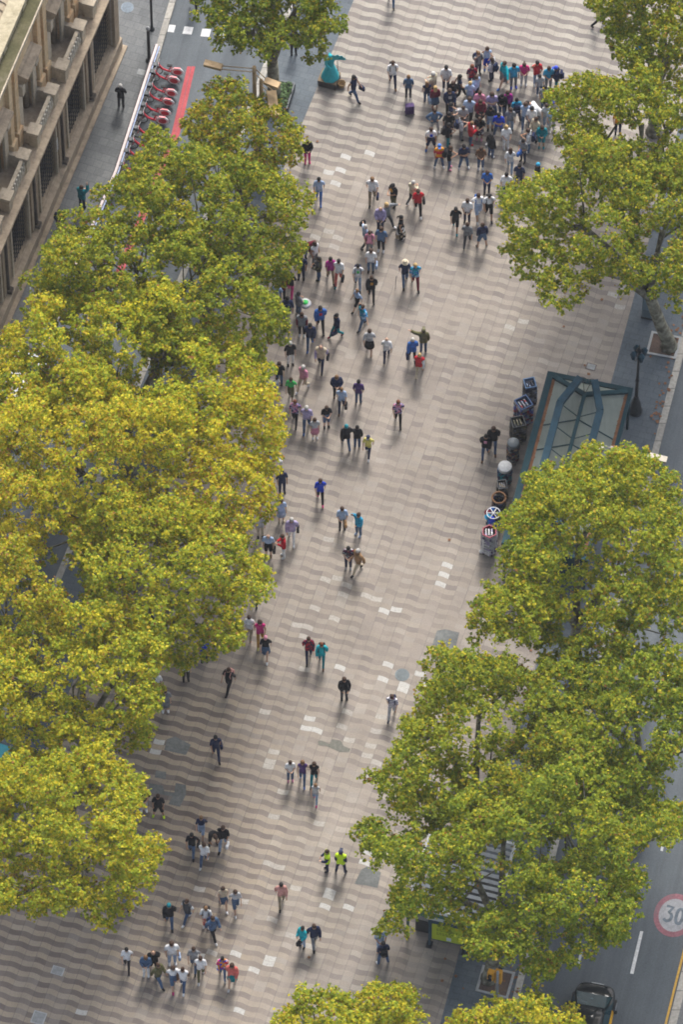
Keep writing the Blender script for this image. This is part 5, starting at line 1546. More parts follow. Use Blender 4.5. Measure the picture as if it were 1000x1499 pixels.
def box_rack(px, py, w, d, h, rz, cards, rim, label, n=4, inner=True):
    root = empty("souvenir_rack", G(px, py), R(rz), label, "display rack", "souvenir racks beside the kiosk")
    rack_feet(root, .26)
    def poly(r, k): return [(r * w * math.cos(2 * math.pi * (i + .5) / k), r * d * math.sin(2 * math.pi * (i + .5) / k)) for i in range(k)]
    s = .707 if n == 4 else .6
    o = poly(s, n); inn = poly(s * .84, n)
    mb = MB()
    vs = [(x, y, .22) for x, y in o] + [(x, y, h - .06) for x, y in o]
    mb.add(vs, [tuple(range(n - 1, -1, -1))] + [(i, (i + 1) % n, n + (i + 1) % n, n + i) for i in range(n)])
    # tilted card pockets make rows of shadow
    for i in range(n):
        a = Vector((*o[i], 0)); b = Vector((*o[(i + 1) % n], 0)); nr = (a + b).normalized()
        for j in range(int((h - .4) / .21)):
            z = .30 + j * .21
            p0 = a.lerp(b, .08); p1 = a.lerp(b, .92)
            mb.add([(p0 + nr * .012) + Vector((0, 0, z)), (p1 + nr * .012) + Vector((0, 0, z)), (p1 + nr * .055) + Vector((0, 0, z + .15)), (p0 + nr * .055) + Vector((0, 0, z + .15))], [(0, 1, 2, 3)])
    mb.build("card_panels", cards, root)
    mb = MB()
    vs = [(x, y, h) for x, y in o] + [(x, y, h) for x, y in inn] + [(x, y, h - .28) for x, y in inn] + [(x, y, h - .06) for x, y in o]
    fs = []
    for i in range(n):
        j = (i + 1) % n
        fs += [(i, j, n + j, n + i), (n + i, n + j, 2 * n + j, 2 * n + i), (3 * n + i, 3 * n + j, j, i)]
    mb.add(vs, fs)
    mb.build("rim", rim, root)
    mb = MB(); mb.add([(x, y, h - .28) for x, y in inn], [tuple(range(n))]); mb.build("inner_tray", M_STEEL, root)
    if inner:
        for k in range(3):
            mb = MB(); mb.box((-w * .3 + k * w * .22, -d * .28, h - .27), (-w * .3 + k * w * .22 + .05, d * .28, h - .06)); mb.build("card_stack", cards, root)
    return root
def round_rack(px, py, r, h, body_m, top_m, label, ring=False, spokes=False, skirt=None):
    root = empty("souvenir_rack", G(px, py), 0, label, "display rack", "souvenir racks beside the kiosk")
    rack_feet(root, r * .9)
    mb = MB(); mb.tube([(0, 0, .1), (0, 0, h)], .03, 8); mb.build("post", M_STEEL, root)
    for k in range(4):
        z = .30 + k * (h - .55) / 4
        mb = MB()
        for j in range(11):
            t = 2 * math.pi * j / 11 + k
            rr = r * random.uniform(.78, .98); s = random.uniform(.07, .11)
            M = Matrix.Translation((rr * math.cos(t), rr * math.sin(t), z + .12)) @ Matrix.Rotation(t, 4, 'Z')
            mb.box((-.03, -s, -.12), (.03, s, .12), M)
        mb.build("hanging_goods", body_m, root)
    mb = MB()
    if ring:
        pts = [(r * math.cos(2 * math.pi * i / 20), r * math.sin(2 * math.pi * i / 20), h) for i in range(21)]
        mb.tube(pts, .045, 6)
    elif spokes:
        pts = [(r * math.cos(2 * math.pi * i / 20), r * math.sin(2 * math.pi * i / 20), h) for i in range(21)]
        mb.tube(pts, .022, 6)
        for k in range(3):
            t = math.pi * k / 3; mb.tube([(-r * math.cos(t), -r * math.sin(t), h), (r * math.cos(t), r * math.sin(t), h)], .02, 6)
    else:
        mb.lathe([(r * .9, h - .20), (r * .98, h - .18), (r, h), (r * .88, h + .03), (.02, h + .04)], 20)
    mb.build("top", top_m, root)
    if skirt:
        mb = MB(); mb.lathe([(r * 1.02, .28), (r * .98, .62), (r * .85, .66)], 18, None, True, False); mb.build("lower_tray", skirt, root)
    if spokes:
        for k in range(7):
            t = 2 * math.pi * k / 7
            Mx = Matrix.Translation((r * .85 * math.cos(t), r * .85 * math.sin(t), h - .12))
            mb = MB(); mb.lathe([(.12, .0), (.11, .06), (.07, .11), (.005, .13)], 10, Mx); mb.lathe([(.01, .0), (.17, -.02), (.17, -.01)], 10, Mx, True, False)
            mb.build("hat_for_sale", cloth(("royal", "navy", "blue", "maroon", "cyan", "royal", "black")[k]), root)
    return root
CG1 = card_grid("postcards_grey", ("ltgrey", "dkgrey", "ltblue", "navy", "grey"))
CG2 = card_grid("postcards_blue", ("navy", "red", "ltblue", "ltgrey", "royal"))
CG3 = card_grid("postcards_dark", ("olive", "dkgrey", "khaki", "black", "grey"))
CG4 = card_grid("postcards_white", ("white", "lilac", "white", "white", "purple", "ltgrey", "white"))
GD = patterned(("navy", "tan", "black", "grey", "maroon", "dkgrey"), "mixed_goods", 12)
box_rack(775, 592, .50, .52, 1.75, 12, CG1, plain("blue_rim", (.10, .20, .36), .5), "pale postcard rack with blue band at the far end of the row")
box_rack(766, 619, .62, .62, 1.65, 30, CG2, plain("navy_rim", (.03, .08, .20), .5), "blue and red card rack, second from the far end of the row")
box_rack(758, 645, .60, .56, 1.55, 14, CG3, M_STEEL, "dark open topped rack of olive cards with four bins")
round_rack(751, 675, .26, 1.50, GD, plain("clear_plastic", (.13, .15, .16), .3), "narrow round stand of mixed trinkets under a clear dome")
round_rack(739, 708, .30, 1.40, patterned(("teal", "denim", "navy"), "blue_goods", 9), plain("ivory_drum", (.50, .51, .51), .5, 0, .2, 7), "round spinner with a bright white drum top")
box_rack(735, 733, .40, .46, 1.35, 10, CG3, M_STEEL, "small dark open box rack with black interior")
round_rack(730, 752, .29, 1.30, patterned(("dkgrey", "black", "navy", "brown"), "dark_goods", 7), plain("brown_ring", (.22, .11, .05), .6), "dark round rack with a brown ring on top", ring=True)
round_rack(722, 777, .29, 1.45, patterned(("royal", "cyan", "ltgrey", "navy"), "hat_goods", 7), M_WHITE, "hat spinner with white wheel top and blue hats", spokes=True, skirt=plain("pale_tray", (.45, .46, .48), .5))
box_rack(716, 808, .58, .58, 1.70, 0, CG4, plain("dark_red_rim", (.24, .025, .05), .5), "six sided white postcard rack with red rim, nearest of the row", n=6)
mb = MB()
root = empty("litter_bag", G(707, 808), .4, "small white paper bag lying beside the nearest rack", "bag")
mb.lathe([(.02, .0), (.14, .02), (.17, .12), (.10, .2), (.03, .22)], 8, None, False, True, 1, .6); mb.build("paper_bag", M_WHITE, root)

# ------------------------------------------------------------------ lamps, poles, totem
def old_lamp(px, py):
    root = empty("lamp_post", G(px, py), 0, "dark cast iron lamp post with a cluster of lanterns beside the kiosk", "lamp post")
    mb = MB(); mb.lathe([(.30, 0), (.30, .12), (.24, .2), (.20, .7), (.12, .95), (.13, 1.05), (.08, 1.2)], 12); mb.build("base", M_STEEL, root)
    mb = MB(); mb.lathe([(.085, 1.2), (.07, 2.4), (.10, 2.5), (.065, 2.6), (.055, 4.2), (.09, 4.3)], 10); mb.build("pole", M_STEEL, root)
    for k in range(4):
        t = k * math.pi / 2 + .4
        x, y = .26 * math.cos(t), .26 * math.sin(t)
        mb = MB(); mb.tube([(0, 0, 4.15), (x * .7, y * .7, 4.12), (x, y, 4.3)], .025, 6); arm = mb.build("arm", M_STEEL, root)
        mb = MB(); mb.lathe([(.07, 4.3), (.13, 4.62), (.15, 4.66), (.09, 4.80), (.03, 4.86)], 8, Matrix.Translation((x, y, 0)), False); mb.build("lantern", M_TEAL2, root)
    mb = MB(); mb.lathe([(.06, 4.3), (.06, 4.7), (.14, 4.8), (.03, 5.05), (.02, 5.25)], 8); mb.build("finial", M_STEEL, root)
old_lamp(931, 602)

def modern_lamp(top, arms, label, h=9.0, metal=M_TAN):
    g = G(top[0], top[1], h); g.z = 0
    root = empty("street_lamp", g, 0, label, "street lamp", "modern street lamps")
    mb = MB(); mb.tube([(0, 0, 0), (0, 0, 1.2), (0, 0, h)], [.11, .10, .085], 10); mb.build("pole", metal, root)
    for a0, a1, w in arms:
        p0 = G(a0[0], a0[1], h - .25) - g; p1 = G(a1[0], a1[1], h - .25) - g
        mb = MB()
        d = (p0 - Vector((0, 0, p0.z))); sd = Vector((-d.y, d.x, 0)).normalized() * .09
        for s in (-1, 1): mb.tube([Vector((0, 0, p0.z)) + sd * s, p0 + sd * s], .022, 6)
        mb.build("arm", metal, root)
        mb = MB(); mb.beam(p0, p1, w, .16); hd = mb.build("lamp_head", metal, root)
        mb = MB(); mb.beam(p0.lerp(p1, .1) - Vector((0, 0, .09)), p0.lerp(p1, .9) - Vector((0, 0, .09)), w * .7, .012); mb.build("diffuser", M_GREY, hd)
modern_lamp((372, 98), [((325, 99), (299, 92), .30), ((388, 118), (409, 126), .32)], "tan double armed street lamp over the left road")
modern_lamp((382, 117), [((397, 134), (402, 170), .42)], "second lower lamp pole with a broad tan head near the planter", 8.3)
modern_lamp((896, 655), [((949, 667), (977, 674), .28), ((884, 654), (863, 656), .28)], "street lamp with grey heads reaching over the right road", 9.0, plain("pale_lamp_paint", (.25, .23, .19), .5, .2))

def pole(px, py, h, r, m, label, cap=None):
    root = empty("street_pole", G(px, py), 0, label, "pole")
    mb = MB(); mb.tube([(0, 0, 0), (0, 0, .3), (0, 0, h)], [r * 1.5, r, r * .9], 8); mb.build("shaft", m, root)
    mb = MB(); mb.lathe([(r * 2.2, 0), (r * 2.2, .05), (r * 1.4, .1)], 10); mb.build("foot", m, root)
    if cap: mb = MB(); mb.lathe([(r * 1.2, h), (r * 1.4, h + .1), (.01, h + .18)], 8); mb.build("cap", cap, root)
    return root
pole(222, 43, 6.0, .06, M_STEEL, "tall thin dark pole on the far left pavement")
pole(218, 89, 2.4, .075, M_BLACK, "short black post at the end of the docking rail", M_GREY)
pole(46, 458, 2.0, .03, M_WHITE, "thin white post between the palace pavement and the trees")

def totem():
    g = G(949, 461)
    root = empty("information_totem", g, R(-14), "blue grey upright information totem on the slate strip", "totem")
    mb = MB(); mb.box((-.24, -.22, .08), (.24, .22, 2.75)); mb.build("cabinet", plain("totem_blue_grey", (.115, .165, .195), .5, .2, .12, 2), root, .03)
    mb = MB(); mb.box((-.28, -.26, 2.75), (.28, .26, 2.90)); mb.build("cap", plain("totem_cap", (.42, .45, .45), .5), root, .03)
    mb = MB(); mb.box((-.26, -.24, 0), (.26, .24, .08)); mb.build("foot", M_STEEL, root)
    mb = MB(); mb.box((-.19, -.235, .7), (.19, -.222, 2.5)); mb.build("panel", plain("totem_panel", (.13, .19, .225), .3), root)
totem()

# ------------------------------------------------------------------ tree pits
M_EARTH = speckled("pit_earth", (.085, .060, .050), (.125, .090, .075), (.16, .10, .05), 1.5, 9.0, .95, .4)
def tree_pit(c, label, mat=M_EARTH):
    pts = [G(*p) for p in c]
    cen = sum(pts, Vector()) / 4
    root = empty("tree_pit", cen, 0, label, "tree pit", "framed tree pits")
    mb = MB(); inn = [cen + (p - cen) * .84 for p in pts]
    for i in range(4):
        j = (i + 1) % 4
        mb.prism([tuple((q - cen)[:2]) for q in (pts[i], pts[j], inn[j], inn[i])], 0.002, 0.05)
    mb.build("stone_frame", plain("pale_kerb_stone", (.30, .31, .31), .8, 0, .15, 6), root)
    mb = MB(); mb.add([tuple((q - cen)[:2]) + (.012,) for q in inn], [(0, 1, 2, 3)]); mb.build("soil", mat, root)
tree_pit([(954.6, 485), (999, 494), (990, 526), (946, 518)], "pale framed tree pit beside the old lamp post")
tree_pit([(707, 1413), (755, 1424), (744, 1463), (696, 1451)], "pale framed tree pit behind the yellow traffic light")
tree_pit([(401, 128), (428, 129), (418, 164), (391, 161)], "tree pit with green plants below the lamp poles", M_EARTH)

def planter():
    g = G(413, 146)
    root = empty("planter", g, R(-14), "dark metal planter with low green plants under the lamp poles", "planter")
    for lo, hi in (((-.42, -.72, 0), (-.36, .72, .45)), ((.36, -.72, 0), (.42, .72, .45)), ((-.36, -.72, 0), (.36, -.66, .45)), ((-.36, .66, 0), (.36, .72, .45))):
        mb = MB(); mb.box(lo, hi); mb.build("side", M_STEEL, root)
    mb = MB()
    for k in range(240):
        x, y, z = random.uniform(-.36, .36), random.uniform(-.68, .66), random.uniform(.3, .62); s = random.uniform(.03, .06)
        M = Matrix.Translation((x, y, z)) @ Matrix.Rotation(random.uniform(0, 6), 4, 'Z') @ Matrix.Rotation(random.uniform(-.8, .8), 4, 'X')
        mb.add([(-s, -s, 0), (s, -s, 0), (s, s, 0), (-s, s, 0)], [(0, 1, 2, 3)], False, M)
    mb.build("foliage", plain("planter_green", (.045, .085, .025), .7, 0, .5, 9), root)
planter()

# ------------------------------------------------------------------ manholes and covers
def manhole(px, py, r, label, m):
    root = empty("manhole_cover", G(px, py), 0, label, "manhole cover", "manhole covers")
    mb = MB(); mb.lathe([(r, .003), (r, .014), (r * .88, .014), (r * .88, .008)], 28, None, False, False); mb.build("ring", m, root)
    mb = MB(); mb.lathe([(r * .875, .009), (.005, .011)], 28, None, False, False)
    for k in range(-4, 5):
        y = k * r * .18; hw = math.sqrt(max(0, (r * .8) ** 2 - y * y))
        mb.box((-hw, y - .012, .009), (hw, y + .012, .020))
    mb.build("lid", m, root)
M_LID = plain("cast_iron_lid", (.075, .092, .100), .5, .3, .25, 8)
manhole(589, 988, .31, "dark round manhole cover on the pale paving by the right trees", M_LID)
manhole(186, 11, .29, "bluish round manhole cover on the far left pavement", plain("bluish_lid", (.16, .20, .24), .6, .1, .2, 8))
def cover(px, py, w, d, label, m):
    root = empty("utility_cover", G(px, py), -TA, label, "utility cover", "square utility covers")
    mb = MB(); mb.box((-w, -d, .001), (w, d, .010)); mb.build("frame", m, root)
    mb = MB(); mb.box((-w * .82, -d * .82, .010), (w * .82, d * .82, .016)); mb.build("lid", plain("grey_lid", (.24, .25, .25), .7, 0, .2, 6), root)
cover(84, 1421, .26, .20, "small pale square cover among the stripes, lower left", plain("pale_cover", (.34, .35, .35), .7))
cover(56, 1490, .28, .30, "square cover with grey centre at the lower left edge", plain("pale_cover", (.34, .35, .35), .7))
cover(866, 537, .22, .17, "brownish square cover in the slate strip by the old lamp post", plain("brown_cover", (.10, .075, .065), .7))
cover(207, 106, .20, .16, "grey square cover on the palace pavement by the short post", plain("grey_cover", (.20, .22, .23), .7))

# ------------------------------------------------------------------ docked bicycles and their rail
def dock_rail():
    ys = [78, 108, 140, 181, 222, 262, 300, 340, 380, 422]
    pts = [G(K2(y) - 2, y) for y in ys]
    o = pts[0].copy()
    root = empty("bicycle_dock", o, 0, "long white and pink docking rail for the red bicycles", "bicycle dock")
    loc = [p - o for p in pts]
    mb = MB()
    for a, b in zip(loc, loc[1:]): mb.beam(a + Vector((0, 0, .62)), b + Vector((0, 0, .62)), .115, .18)
    mb.build("rail", plain("pinkish_white", (.50, .42, .41), .45), root)
    mb = MB(); sd = Vector((.10, -.04, 0))
    for a, b in zip(loc, loc[1:]): mb.beam(a + sd + Vector((0, 0, .56)), b + sd + Vector((0, 0, .56)), .045, .10)
    mb.build("blue_stripe", plain("pale_blue_stripe", (.30, .38, .58), .45), root)
    mb = MB()
    for a, b in zip(loc, loc[1:]): mb.beam(a - sd + Vector((0, 0, .50)), b - sd + Vector((0, 0, .50)), .05, .16)
    mb.build("rear_panel", M_BLACK, root)
    n = 26
    for k in range(n):
        t = k / (n - 1) * (len(loc) - 1); i = min(int(t), len(loc) - 2); p = loc[i].lerp(loc[i + 1], t - i)
        mb = MB(); mb.box((p.x - .05, p.y - .05, -.1), (p.x + .05, p.y + .05, .54)); mb.build("post", M_GREY, root)
dock_rail()
def make_bike():
    root = empty("bicycle", (0, 0, 0), 0, "red bicycle", "bicycle", "red bicycles in the dock")
    # local +x is the rear, the front wheel points to the dock at -x
    def wheel(x):
        mb = MB(); pts = [(x + .30 * math.cos(2 * math.pi * i / 24), 0, .32 + .30 * math.sin(2 * math.pi * i / 24)) for i in range(25)]
        mb.tube(pts, .022, 6); w = mb.build("wheel", M_BLACK, root)
        mb = MB()
        for k in range(8):
            t = math.pi * k / 8
            mb.tube([(x - .29 * math.cos(t), 0, .32 - .29 * math.sin(t)), (x + .29 * math.cos(t), 0, .32 + .29 * math.sin(t))], .004, 4)
        mb.tube([(x, -.05, .32), (x, .05, .32)], .03, 8); mb.build("spokes", M_GREY, w)
    wheel(-.52); wheel(.52)
    mb = MB()
    mb.tube([(-.42, 0, .82), (-.20, 0, .50), (.10, 0, .36), (.52, 0, .32)], [.048, .055, .055, .03], 8)
    mb.tube([(.10, 0, .36), (.22, 0, .78)], .032, 8); mb.tube([(-.42, 0, .98), (-.38, 0, .82), (-.50, 0, .36)], .03, 8)
    for s in (-.05, .05): mb.tube([(.20, s, .66), (.52, s, .32)], .014, 6)
    mb.build("frame", M_RED, root)
    mb = MB(); mb.box((.02, -.085, .80), (.30, .085, .86)); sd = mb.build("saddle", M_BLACK, root, .03)
    mb = MB(); mb.tube([(-.36, -.30, 1.02), (-.42, -.12, 1.02), (-.44, 0, .99), (-.42, .12, 1.02), (-.36, .30, 1.02)], .016, 6); hb = mb.build("handlebar", M_GREY, root)
    for s in (-1, 1):
        mb = MB(); mb.tube([(-.36, s * .22, 1.02), (-.35, s * .32, 1.02)], .024, 6); mb.build("grip", M_BLACK, hb)
    mb = MB()
    for s in (-1, 1):
        n = 18
        vs = [(.55 + .27 * math.cos(2 * math.pi * i / n), s * .045, .34 + .26 * math.sin(2 * math.pi * i / n)) for i in range(n)]
        mb.add(vs, [tuple(range(n))])
    pts = [(.55 + .29 * math.cos(t), 0, .34 + .28 * math.sin(t)) for t in [-.3 + 3.7 * i / 16 for i in range(17)]]
    mb.tube(pts, .045, 8)
    wg = mb.build("wheel_guard", M_WHITE, root)
    mb = MB()
    for s in (-1, 1):
        n = 16
        vs = [(.57 + .215 * math.cos(2 * math.pi * i / n), s * .052, .365 + .20 * math.sin(2 * math.pi * i / n)) for i in range(n)]
        mb.add(vs, [tuple(range(n))])
    mb.box((.38, -.040, .64), (.72, .040, .67))
    mb.build("guard_badge", M_RED, wg)
    mb = MB(); mb.box((-.70, -.12, .70), (-.48, .12, .88)); mb.build("front_carrier", M_STEEL, root, .02)
    return root
proto = make_bike()
BX = [(259, 110, "farthest red bicycle, at the head of the dock"), (254, 121, "second red bicycle from the dock's head"), (250, 140, "red bicycle after the first wide gap in the row"), (246, 152, "red bicycle fourth from the dock's head"),
      (241, 168, "red bicycle fifth from the dock's head"), (237, 181, "last fully clear red bicycle before the leaves"), (230, 203, "red bicycle whose rear wheel enters the leaves"),
      (223, 219, "red bicycle second under the leaf edge"), (217, 235, "red bicycle third under the leaf edge"), (208, 256, "red bicycle glimpsed deep in the olive tree"),
      (198, 282, "red bicycle hidden by the low bough"), (150, 391, "red bicycle seen through a gap below the bough"), (143, 413, "red bicycle in the larger gap of the wide tree"), (137, 431, "nearest red bicycle in the gap of the wide tree")]
for i, (px, py, lab) in enumerate(BX):
    o = proto if i == 0 else copy_tree(proto)
    p = G(px, py, ZR); o.scale = (.86, .86, .86); o.location = (p.x - .46, p.y, ZR + .004); o.rotation_euler = (R(random.uniform(-3, 3)), 0, R(-9 + random.uniform(-5, 5)))
    o["label"] = lab

# ------------------------------------------------------------------ taxi and other vehicles
def carpaint(name, col):
    t = NT(name)
    n = t.noise(2.0)
    t.done(t.ramp(n, [(0.3, tuple(c * .9 for c in col)), (0.7, tuple(c * 1.1 for c in col))]), .10, .0, .18)
    t.b.inputs["Coat Weight"].default_value = .10; t.b.inputs["Coat Roughness"].default_value = .04
    return t.m
M_CARGL = plain("car_glass", (.012, .040, .050), .06, 0, .1, 2, .6)
M_LAMPR = plain("tail_lamp_red", (.35, .02, .02), .2, 0, .1, 3, .5)
M_HEAD = plain("headlamp_clear", (.55, .58, .60), .12, .3, .1, 3, .6)
def make_car(g, rz, paint, doorpaint, label, roofsign=None):
    root = empty("taxi" if doorpaint is not paint else "parked_car", g, rz, label, "taxi" if doorpaint is not paint else "car")
    # front is +y; sections: y, half width at sill, waist, z sill, z waist, corner
    sec = [(-2.20, .62, .70, .42, .62), (-2.10, .80, .84, .30, .82), (-1.75, .88, .90, .22, .92), (-.9, .90, .91, .20, .93), (.3, .90, .91, .20, .92), (1.1, .90, .90, .20, .92), (1.65, .86, .86, .22, .86), (1.98, .72, .74, .28, .76), (2.14, .48, .52, .38, .62)]
    mb = MB(); vs = []; fs = []; m = 10
    for y, a, b, z0, z1 in sec:
        pts = [(-a * .9, z0), (-a, z0 + .10), (-b, (z0 + z1) * .5), (-b * .98, z1 - .06), (-b * .88, z1), (b * .88, z1), (b * .98, z1 - .06), (b, (z0 + z1) * .5), (a, z0 + .10), (a * .9, z0)]
        vs += [(x, y, z) for x, z in pts]
    for i in range(len(sec) - 1):
        for k in range(m):
            fs.append((i * m + k, i * m + (k + 1) % m, (i + 1) * m + (k + 1) % m, (i + 1) * m + k))
    fs += [tuple(range(m)), tuple(range((len(sec) - 1) * m, len(sec) * m))]
    mb.add(vs, fs, True)
    bd = mb.build("body", paint, root)
    sm = bd.modifiers.new("s", 'SUBSURF'); sm.levels = 2; sm.render_levels = 2
    # cabin: roof skin and glass
    roof = [(-1.15, .60, 1.40), (-.55, .64, 1.47), (.15, .63, 1.46), (.62, .60, 1.41)]
    mb = MB(); vs = []
    for y, hw, z in roof:
        vs += [(-hw, y, z - .05), (-hw * .8, y, z), (hw * .8, y, z), (hw, y, z - .05)]
    mb.add(vs, [(i * 4 + k, i * 4 + k + 1, (i + 1) * 4 + k + 1, (i + 1) * 4 + k) for i in range(3) for k in range(3)], True)
    o = mb.build("roof", paint, root); so = o.modifiers.new("t", 'SOLIDIFY'); so.thickness = .04
    def quad(name, pts, mat, par=root):
        mb = MB(); mb.add(pts, [tuple(range(len(pts)))]); ob = mb.build(name, mat, par)
        so = ob.modifiers.new("t", 'SOLIDIFY'); so.thickness = .012; return ob
    ws = quad("windscreen", [(-.76, 1.45, .90), (.76, 1.45, .90), (.58, .62, 1.40), (-.58, .62, 1.40)], M_CARGL)
    quad("rear_window", [(-.76, -1.78, .93), (.76, -1.78, .93), (.58, -1.16, 1.38), (-.58, -1.16, 1.38)], M_CARGL)
    for s in (-1, 1):
        quad("side_window", [(s * .84, -1.55, .94), (s * .84, -.25, .94), (s * .65, -.25, 1.40), (s * .61, -1.05, 1.36)], M_CARGL)
        quad("side_window", [(s * .84, -.20, .94), (s * .83, 1.25, .92), (s * .61, .58, 1.36), (s * .65, -.20, 1.40)], M_CARGL)
        for y0, y1 in ((-1.15, -.24), (-.20, .85)):
            d = quad("door", [(s * .93, y0, .28), (s * .93, y1, .28), (s * .93, y1, .78), (s * .86, y1, .945), (s * .86, y0, .945), (s * .93, y0, .78)], doorpaint)
            mb = MB(); mb.box((s * .935 - .012, y0 + .08, .74), (s * .935 + .012, y0 + .24, .77)); mb.build("handle", M_STEEL, d)
        mb = MB(); mb.box((min(s * .93, s * 1.08), .72, .90), (max(s * .93, s * 1.08), .84, 1.02)); mb.build("mirror", paint, root, .02)
        for y in (-1.35, 1.35):
            Mw = Matrix.Translation((s * .82, y, .31)) @ Matrix.Rotation(math.pi / 2, 4, 'Y')
            mb = MB(); mb.lathe([(.30, -.11), (.32, -.08), (.32, .08), (.30, .11), (.20, .115)], 20, Mw); w = mb.build("wheel", M_BLACK, root)
            mb = MB(); mb.lathe([(.20, -.125), (.20, .125)], 14, Mw); mb.build("rim", M_GREY, w)
        mb = MB(); mb.box((min(s * .44, s * .64), 1.96, .54), (max(s * .44, s * .64), 2.06, .64)); mb.build("headlight", M_HEAD, root, .03)
        mb = MB(); mb.box((min(s * .52, s * .78), -2.16, .64), (max(s * .52, s * .78), -2.04, .80)); mb.build("tail_light", M_LAMPR, root, .03)
    for y, nm in ((2.10, "front_bumper"), (-2.20, "rear_bumper")):
        mb = MB(); mb.box((-.60, y - .08, .30), (.60, y + .08, .46)); mb.build(nm, M_BLACK, root, .04)
    for y, s in ((2.195, 1), (-2.295, -1)):
        mb = MB(); mb.box((-.26, y - .01, .40), (.26, y + .01, .50)); mb.build("number_plate", M_WHITE, root)
    if roofsign: mb = MB(); mb.box((-.22, -.10, 1.47), (.22, .10, 1.60)); mb.build("roof_lamp", roofsign, root, .03)
    return root
RD = math.atan2(.225 * .85, 1.0)
g = G(860, 1515, ZR)
make_car((g.x, g.y, ZR), -R(12.5), carpaint("black_car_paint", (.010, .013, .015)), carpaint("yellow_car_paint", (.62, .33, .02)), "black and yellow taxi entering at the lower edge of the right road")
g = G(22, 585, ZR)
make_car((g.x, g.y, ZR), -R(20), carpaint("white_car_paint", (.62, .64, .66)), M_WHITE if False else carpaint("white_car_paint2", (.62, .64, .66)), "white car glimpsed through the yellow trees on the left road") 
bpy.data.objects["taxi.001"].name = "parked_car"; bpy.data.objects["parked_car"]["category"] = "car"

def bin_(px, py):
    root = empty("recycling_bin", G(px, py, ZR), R(-20), "turquoise container on the left road at the picture's edge", "container")
    mb = MB(); mb.box((-.7, -.5, .15), (.7, .5, 1.25), None, -.06); mb.build("tub", plain("turquoise_plastic", (.01, .20, .26), .5), root, .05)
    mb = MB(); mb.box((-.80, -.60, 1.25), (.80, .60, 1.45), None, .12); mb.build("lid", plain("turquoise_lid", (.01, .25, .32), .45), root, .04)
    for x in (-.55, .55):
        for y in (-.35, .35): mb = MB(); mb.tube([(x - .03, y, .09), (x + .03, y, .09)], .09, 10); mb.build("wheel", M_BLACK, root)
bin_(-2, 1128)

# ------------------------------------------------------------------ living statue on its box
def statue():
    g = G(482, 120)
    bx = empty("performer_box", g, R(-18), "brown carpeted box under the turquoise living statue", "box")
    mb = MB(); mb.box((-.42, -.36, 0), (.42, .36, .40)); mb.build("sides", plain("dark_box", (.045, .040, .038), .8, 0, .3, 8), bx, .01)
    mb = MB(); mb.box((-.43, -.37, .40), (.43, .37, .425)); mb.build("top_board", plain("tan_board", (.16, .12, .075), .8, 0, .25, 8), bx)
    me, S, J = body('up')
    tq = plain("turquoise_body_paint", (.010, .36, .42), .5, 0, .15, 6)
    o = bpy.data.objects.new("living_statue", me); COL.objects.link(o)
    o.material_slots[0].link = 'OBJECT'; o.material_slots[0].material = tq
    o.location = (g.x + .05, g.y, .428); o.rotation_euler = (0, 0, R(12)); o.scale = (-.92, .92, .94)
    tag(o, "turquoise painted living statue in a flared gown raising a fan", "performer")
    piece("face", S['face'], o, tq); piece("hair", S['h_tail'], o, tq); piece("bodice", S['long'], o, tq); [piece("shoe", S["shoe_" + k], o, tq) for k in "ab"]
    mb = MB()
    n = 28; prof = [(.165, 1.06), (.19, .92), (.26, .70), (.33, .45), (.41, .22), (.44, .03)]
    vs = []; fs = []
    for i, (r, z) in enumerate(prof):
        for k in range(n):
            t = 2 * math.pi * k / n; rr = r * (1 + .045 * i / 5 * math.sin(7 * t + .6))
            vs.append((rr * math.cos(t), rr * math.sin(t) * .95, z))
    for i in range(len(prof) - 1):
        for k in range(n): fs.append((i * n + k, i * n + (k + 1) % n, (i + 1) * n + (k + 1) % n, (i + 1) * n + k))
    mb.add(vs, fs, True); mb.build("gown", tq, o)
    f = o.matrix_basis @ Vector(J['hanr'])
    fan = empty("fan", o.matrix_basis @ Vector(J['hanr']) + Vector((.06, -.02, .18)), 0, "turquoise fan held up by the living statue", "fan")
    mb = MB(); pts = [(0, 0, -.28)]
    for k in range(12):
        t = math.pi * (.05 + .9 * k / 11); pts.append((.44 * math.cos(t), .06 * (k % 2) - .2, -.1 + .40 * math.sin(t)))
    mb.add(pts, [(0, k, k + 1) for k in range(1, 12)]); fo = mb.build("leaf", tq, fan); so = fo.modifiers.new("t", 'SOLIDIFY'); so.thickness = .012
    mb = MB(); mb.tube([(0, 0, -.34), (0, -.02, -.1)], .016, 6); mb.build("handle", tq, fan)
    st = empty("staff", G(495, 118), 0, "thin dark staff standing beside the statue's box", "staff")
    mb = MB(); mb.tube([(0, 0, 0), (-.03, .02, 1.5)], .016, 6); mb.build("shaft", M_STEEL, st)
    mb = MB(); mb.lathe([(.07, 0), (.06, .04), (.02, .06)], 10); mb.build("foot", M_STEEL, st)
    bk = empty("coin_basket", G(500, 126), 0, "small brown basket in front of the living statue", "basket")
    mb = MB(); mb.lathe([(.13, 0), (.17, .12), (.19, .26), (.17, .26), (.14, .06)], 14, None, True, True); mb.build("tub", plain("wicker", (.25, .17, .08), .85, 0, .4, 20), bk)
    mb = MB(); mb.tube([(-.17, 0, .25), (-.12, 0, .42), (.12, 0, .42), (.17, 0, .25)], .018, 6); mb.build("handle", plain("dark_wicker", (.09, .06, .04), .85), bk)
statue()

